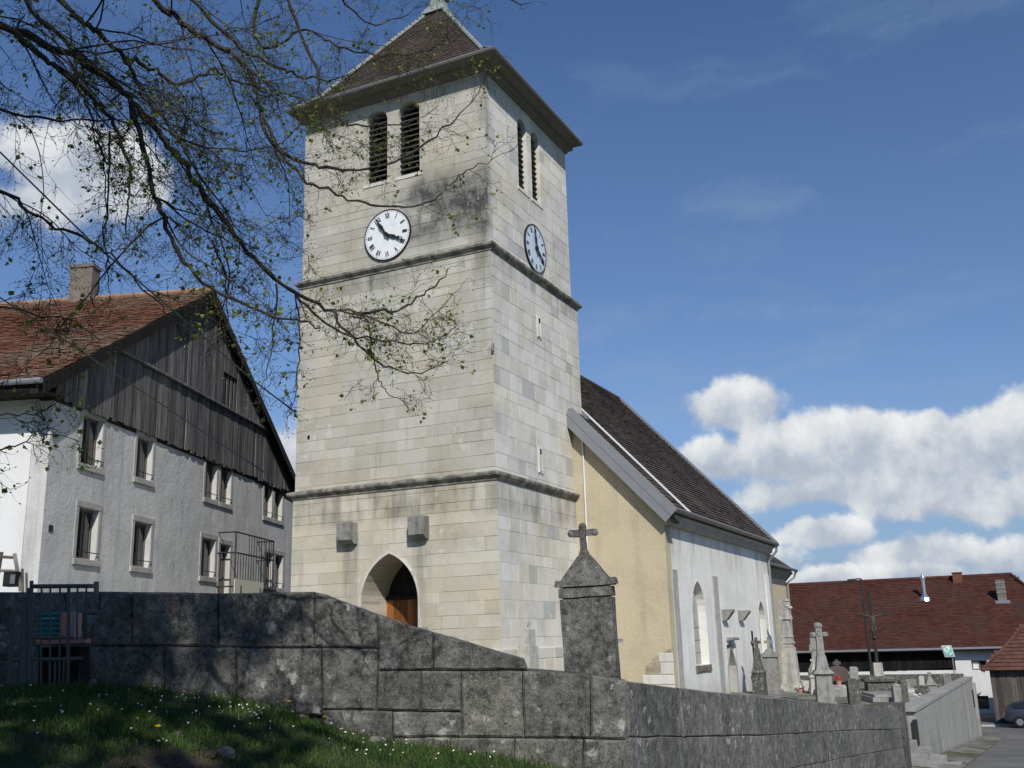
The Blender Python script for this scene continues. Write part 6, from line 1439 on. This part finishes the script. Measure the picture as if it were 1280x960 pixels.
# the rest of the crown, out of the picture, that shades the bank
for k in range(40):
    a = YAW + R(r_.uniform(35, 260)); z0 = r_.uniform(3.6, 10); p = Vector((base.x, base.y, z0)); d = Vector((math.cos(a), math.sin(a), r_.uniform(.25, .8))).normalized()
    L = r_.uniform(3.2, 5.2)*(1.15-z0*.04); pts = [p]
    for i in range(9): d = (d + Vector((r_.gauss(0,.13), r_.gauss(0,.13), r_.gauss(0,.10)-.07))).normalized(); pts.append(pts[-1]+d*L/9)
    if any(q.dot(HD) > -1.0 and (q.dot(HD) < .5 or abs(q.dot(RT)+.0)/max(.3, q.dot(HD)) < .95) and q.dot(RT) > -5.2 for q in pts): continue
    rr = r_.uniform(.035, .06); m = MB(); m.tube(pts, [rr*(1-.9*i/9) for i in range(10)], 6); m.build('branch', 'bark', tree, smooth=True)
    for i in range(2, 10):
        for _ in range(7):
            q = shoot(pts[i]+(pts[i-1]-pts[i])*r_.random(), side((pts[i]-pts[i-1]).normalized(), r_.uniform(.5, 1.2)), r_.uniform(.6, 1.3), .010, 1, FARTW)
            for j in range(2, 10, 1):
                if r_.random() < .8: shoot(q[j], side((q[j]-q[j-1]).normalized(), r_.uniform(.5, 1.1)), r_.uniform(.2, .5), .0045, 2, FARTW)
TW.build('twigs', 'twig', tree, recalc=False, smooth=True, kind='stuff')
FARTW.build('twigs', 'twig', tree, recalc=False, kind='stuff')
LV.build('leaves', 'leaf', tree, recalc=False, kind='stuff')
print('TREE', len(TW.f), len(FARTW.f), len(LV.f))

# two unseen evergreens, added to shade the bank and this end of the wall
e_ = random.Random(19); EGL = ['tall dense evergreen tree out of view behind, whose shade falls on the grass bank', 'second dense evergreen tree added out of view at the far left for more shade']
for k, (D0, s0, Ht, Rm, zl, nl) in enumerate(((-4.6, -2.0, 15.6, 4.7, 3.4, 150), (-.5, -9.6, 12.0, 4.0, 2.2, 110))):
    b0 = DS(D0, s0, -.3); eg = thing('evergreen_tree', b0, EGL[k], 'tree', 'evergreens that shade the bank')
    m = MB(); m.tube([b0, b0+Vector((.1,0,4)), b0+Vector((0,.1,9)), b0+Vector((0,0,Ht-.3))], [.36,.30,.18,.03], 10); m.build('trunk', 'bark', eg, smooth=True)
    EC = MB(); EB = MB()
    for _ in range(nl):
        f = e_.random()**.85; z = zl + f*(Ht-zl-.6); a = e_.uniform(0, 6.283); L = (Rm*(1-f)**.6 + .35)*e_.uniform(.6, 1.0)
        o = b0 + Vector((0, 0, z)); d = RT*math.cos(a)*L + HD*math.sin(a)*L*.8 + Vector((0, 0, -.12*L)); EB.tube([o, o+d*.5+Vector((0,0,.1)), o+d], [.05, .03, .01], 5)
        for q in range(52):
            u = e_.uniform(.15, 1.02); c = o + d*u + Vector((e_.gauss(0,.32), e_.gauss(0,.32), e_.gauss(0,.24))); n_ = Vector((e_.gauss(0,1), e_.gauss(0,1), e_.gauss(0,1))).normalized(); t1 = n_.orthogonal().normalized(); t2 = n_.cross(t1); s_ = e_.uniform(.10, .25)
            EC.add([c-t1*s_, c-t2*s_*.5, c+t1*s_, c+t2*s_*.5], [(0,1,2,3)])
    EB.build('limbs', 'bark', eg, recalc=False, kind='stuff'); EC.build('foliage', 'spruce', eg, recalc=False, kind='stuff')

# ------------------------------------------------------------------ grass, daisies, stones on the bank
g_ = random.Random(77)
def on_bank(px, py):
    v = sight(px, py); D = 3.0
    while D < 8.0:
        p = EYEP + v*(D/v.dot(HD)); s = p.dot(RT)
        if p.z < bank_z(D, s): return D, s, Vector((p.x, p.y, bank_z(D, s)))
        D += .04
    return None
gv = []; gf = []
for i in range(110000):
    D = 3.2 + 4.78*g_.random()**.8; s = g_.uniform(-.56*D-.6, 1.0) if g_.random() < .9 else g_.uniform(-6.5, 2.2)
    if s < -6.5: continue
    dn_ = mnoise.noise(Vector((D*1.4, s*1.4, 5)))
    h0 = math.hypot(D-6.0, s+1.80)
    if h0 < .40 and g_.random() < .9: continue
    if g_.random() > .72 + dn_*.5: continue
    z = bank_z(D, s)
    wallside = max(0, 1-(7.98-D)/.35)
    h = g_.uniform(.020, .058)*(1+.5*dn_) * (1+wallside*.9*g_.random()) * (1.5 if g_.random() < .06 else 1)
    p = DS(D, s, z-.006); a = g_.uniform(0, 6.283); w_ = g_.uniform(.0016, .0032)*(1 if D < 6 else 1.25); lean = g_.uniform(.15, .9)*h
    cx_, cy_ = math.cos(a), math.sin(a); b = g_.uniform(0, 6.283); lx, ly = math.cos(b)*lean, math.sin(b)*lean; o = len(gv)
    gv += [(p.x-cx_*w_, p.y-cy_*w_, p.z), (p.x+cx_*w_, p.y+cy_*w_, p.z), (p.x+lx*.35+cx_*w_*.8, p.y+ly*.35+cy_*w_*.8, p.z+h*.6), (p.x+lx*.35-cx_*w_*.8, p.y+ly*.35-cy_*w_*.8, p.z+h*.6), (p.x+lx, p.y+ly, p.z+h*.95)]
    gf += [(o, o+1, o+2, o+3), (o+3, o+2, o+4)]
G2 = MB(); G2.v = gv; G2.f = gf; G2.mi = [0]*len(gf); G2.build('grass', 'grass_blade', recalc=False, kind='stuff')
DA = MB(); DC = MB()
spots = []
for _ in range(70): t_ = g_.random(); spots.append((225+t_*110+g_.gauss(0, 13), 880+t_*24+g_.gauss(0, 10)))
for _ in range(85): t_ = g_.random(); spots.append((370+t_*255+g_.gauss(0, 12), 896+t_*52+g_.gauss(0, 11)))
for _ in range(30): spots.append((g_.uniform(0, 240), g_.uniform(862, 900)))
for _ in range(12): spots.append((g_.uniform(0, 300), g_.uniform(890, 955)))
for _ in range(40): spots.append((g_.uniform(420, 520)+g_.gauss(0, 20), g_.uniform(905, 955)))
def daisy(mb, c, r0, nrm, n=8):
    a = nrm.orthogonal().normalized(); b_ = nrm.cross(a)
    mb.add([c] + [c + (a*math.cos(2*math.pi*i/n)+b_*math.sin(2*math.pi*i/n))*r0*(1 if i % 2 else .86) for i in range(n)], [(0, 1+i, 1+(i+1) % n) for i in range(n)])
for (x, y) in spots:
    q = on_bank(x, y)
    if not q or q[0] > 7.85: continue
    c = q[2] + Vector((0, 0, g_.uniform(.035, .075))); nrm = (Vector((g_.gauss(0,.35), g_.gauss(0,.35), 1)) - HD*.5).normalized(); r0 = g_.uniform(.005, .009)
    daisy(DA, c, r0, nrm); daisy(DC, c+nrm*.0015, r0*.38, nrm, 6)
    DC.tube([q[2], c], .0012, 3, cap=False, mi=1)
DA.build('daisies', 'white_petal', recalc=False, kind='stuff'); DC.build('daisy_hearts', ['yellow_petal', 'stem_green'], recalc=False, kind='stuff')
for k, ((x, y), lab) in enumerate((((360, 870), 'single orange yellow dandelion against the foot of the stone wall'), ((406, 914), 'small yellow dandelion among the daisies below the wall'), ((196, 930), 'yellow dandelion in the grass left of the bare hollow'))):
    q = on_bank(x, y) or on_bank(x, y+12) or on_bank(x, y+24) or on_bank(x, y+40); c = q[2]; t_ = thing('dandelion', c, lab, 'dandelion', 'dandelions on the grass bank')
    m = MB(); m.tube([c, c+Vector((.006, .004, .09))], .002, 4); m.build('stem', 'stem_green', t_)
    m = MB(); m.lathe(c+Vector((.006, .004, .088)), [(.004, 0), (.016, .006), (.019, .013), (.008, .018)], 10); m.build('flower_head', 'yellow_petal', t_)
    m = MB()
    for i in range(6):
        a = i*1.05+.3; d = Vector((math.cos(a), math.sin(a), .25)); sd = Vector((-math.sin(a), math.cos(a), 0)); m.add([c, c+d*.05+sd*.012, c+d*.10, c+d*.05-sd*.012], [(0,1,2,3)])
    m.build('leaves', 'stem_green', t_, recalc=False)
def rock(px, py, r0, sq, m_, label, seed):
    q = on_bank(px, py) or on_bank(px, py+14) or on_bank(px, py+30) or on_bank(px, py+50)
    bm = bmesh.new(); bmesh.ops.create_icosphere(bm, subdivisions=3, radius=r0)
    for v in bm.verts:
        n = v.co.normalized(); v.co *= 1 + .28*mnoise.noise(n*1.6+Vector((seed, 0, 0))) + .10*mnoise.noise(n*5+Vector((seed, 3, 0)))
        v.co.z *= sq; v.co.x *= 1.15
    me = bpy.data.meshes.new('rock'); bm.to_mesh(me); bm.free(); me.materials.append(MATS[m_])
    o = link('rock', me, q[2]+Vector((0, 0, r0*sq*.25))); o.rotation_euler = (0, 0, seed*1.7); tag(o, label, 'rock', 'loose stones on the grass bank')
rock(281, 946, .062, .7, 'chimney_stone', 'pale reddish rock in the bare hollow of the bank', 1)
rock(262, 949, .045, .8, 'earth', 'brown earthy rock left of the pale rock in the hollow', 2)
rock(222, 922, .04, .7, 'grave_stone', 'little pale stone at the left lip of the hollow', 3)
rock(470, 928, .06, .5, 'grave_stone', 'flat grey stone in the grass below the wall', 4)
rock(374, 883, .045, .4, 'pale_stone', 'small pale flat stone at the foot of the wall by the dandelion', 5)
eb = MB(); g3 = random.Random(9)
for i in range(420):
    a = g3.uniform(0, 6.28); q = .44*math.sqrt(g3.random()); D, s = 6.0+q*math.cos(a), -1.80+q*math.sin(a); z = bank_z(D, s); k_ = g3.uniform(.006, .028)
    c = DS(D, s, z); vs = [c+Vector((g3.uniform(-1,1), g3.uniform(-1,1), g3.uniform(-.5,1)))*k_ for _ in range(4)]; eb.add(vs, [(0,1,2),(0,1,3),(1,2,3),(0,2,3)])
eb.build('dirt', 'earth', recalc=False, kind='stuff')
hs = grid('bare_earth', fr(-2.28, -1.34, 26), fr(5.52, 6.48, 26), lambda s, D: DS(D, s, bank_z(D, s) + .006 - .05*max(0, math.hypot(D-6.0, s+1.8)/.47-1) + .012*mnoise.noise(Vector((D*9, s*9, 2)))), 'earth')
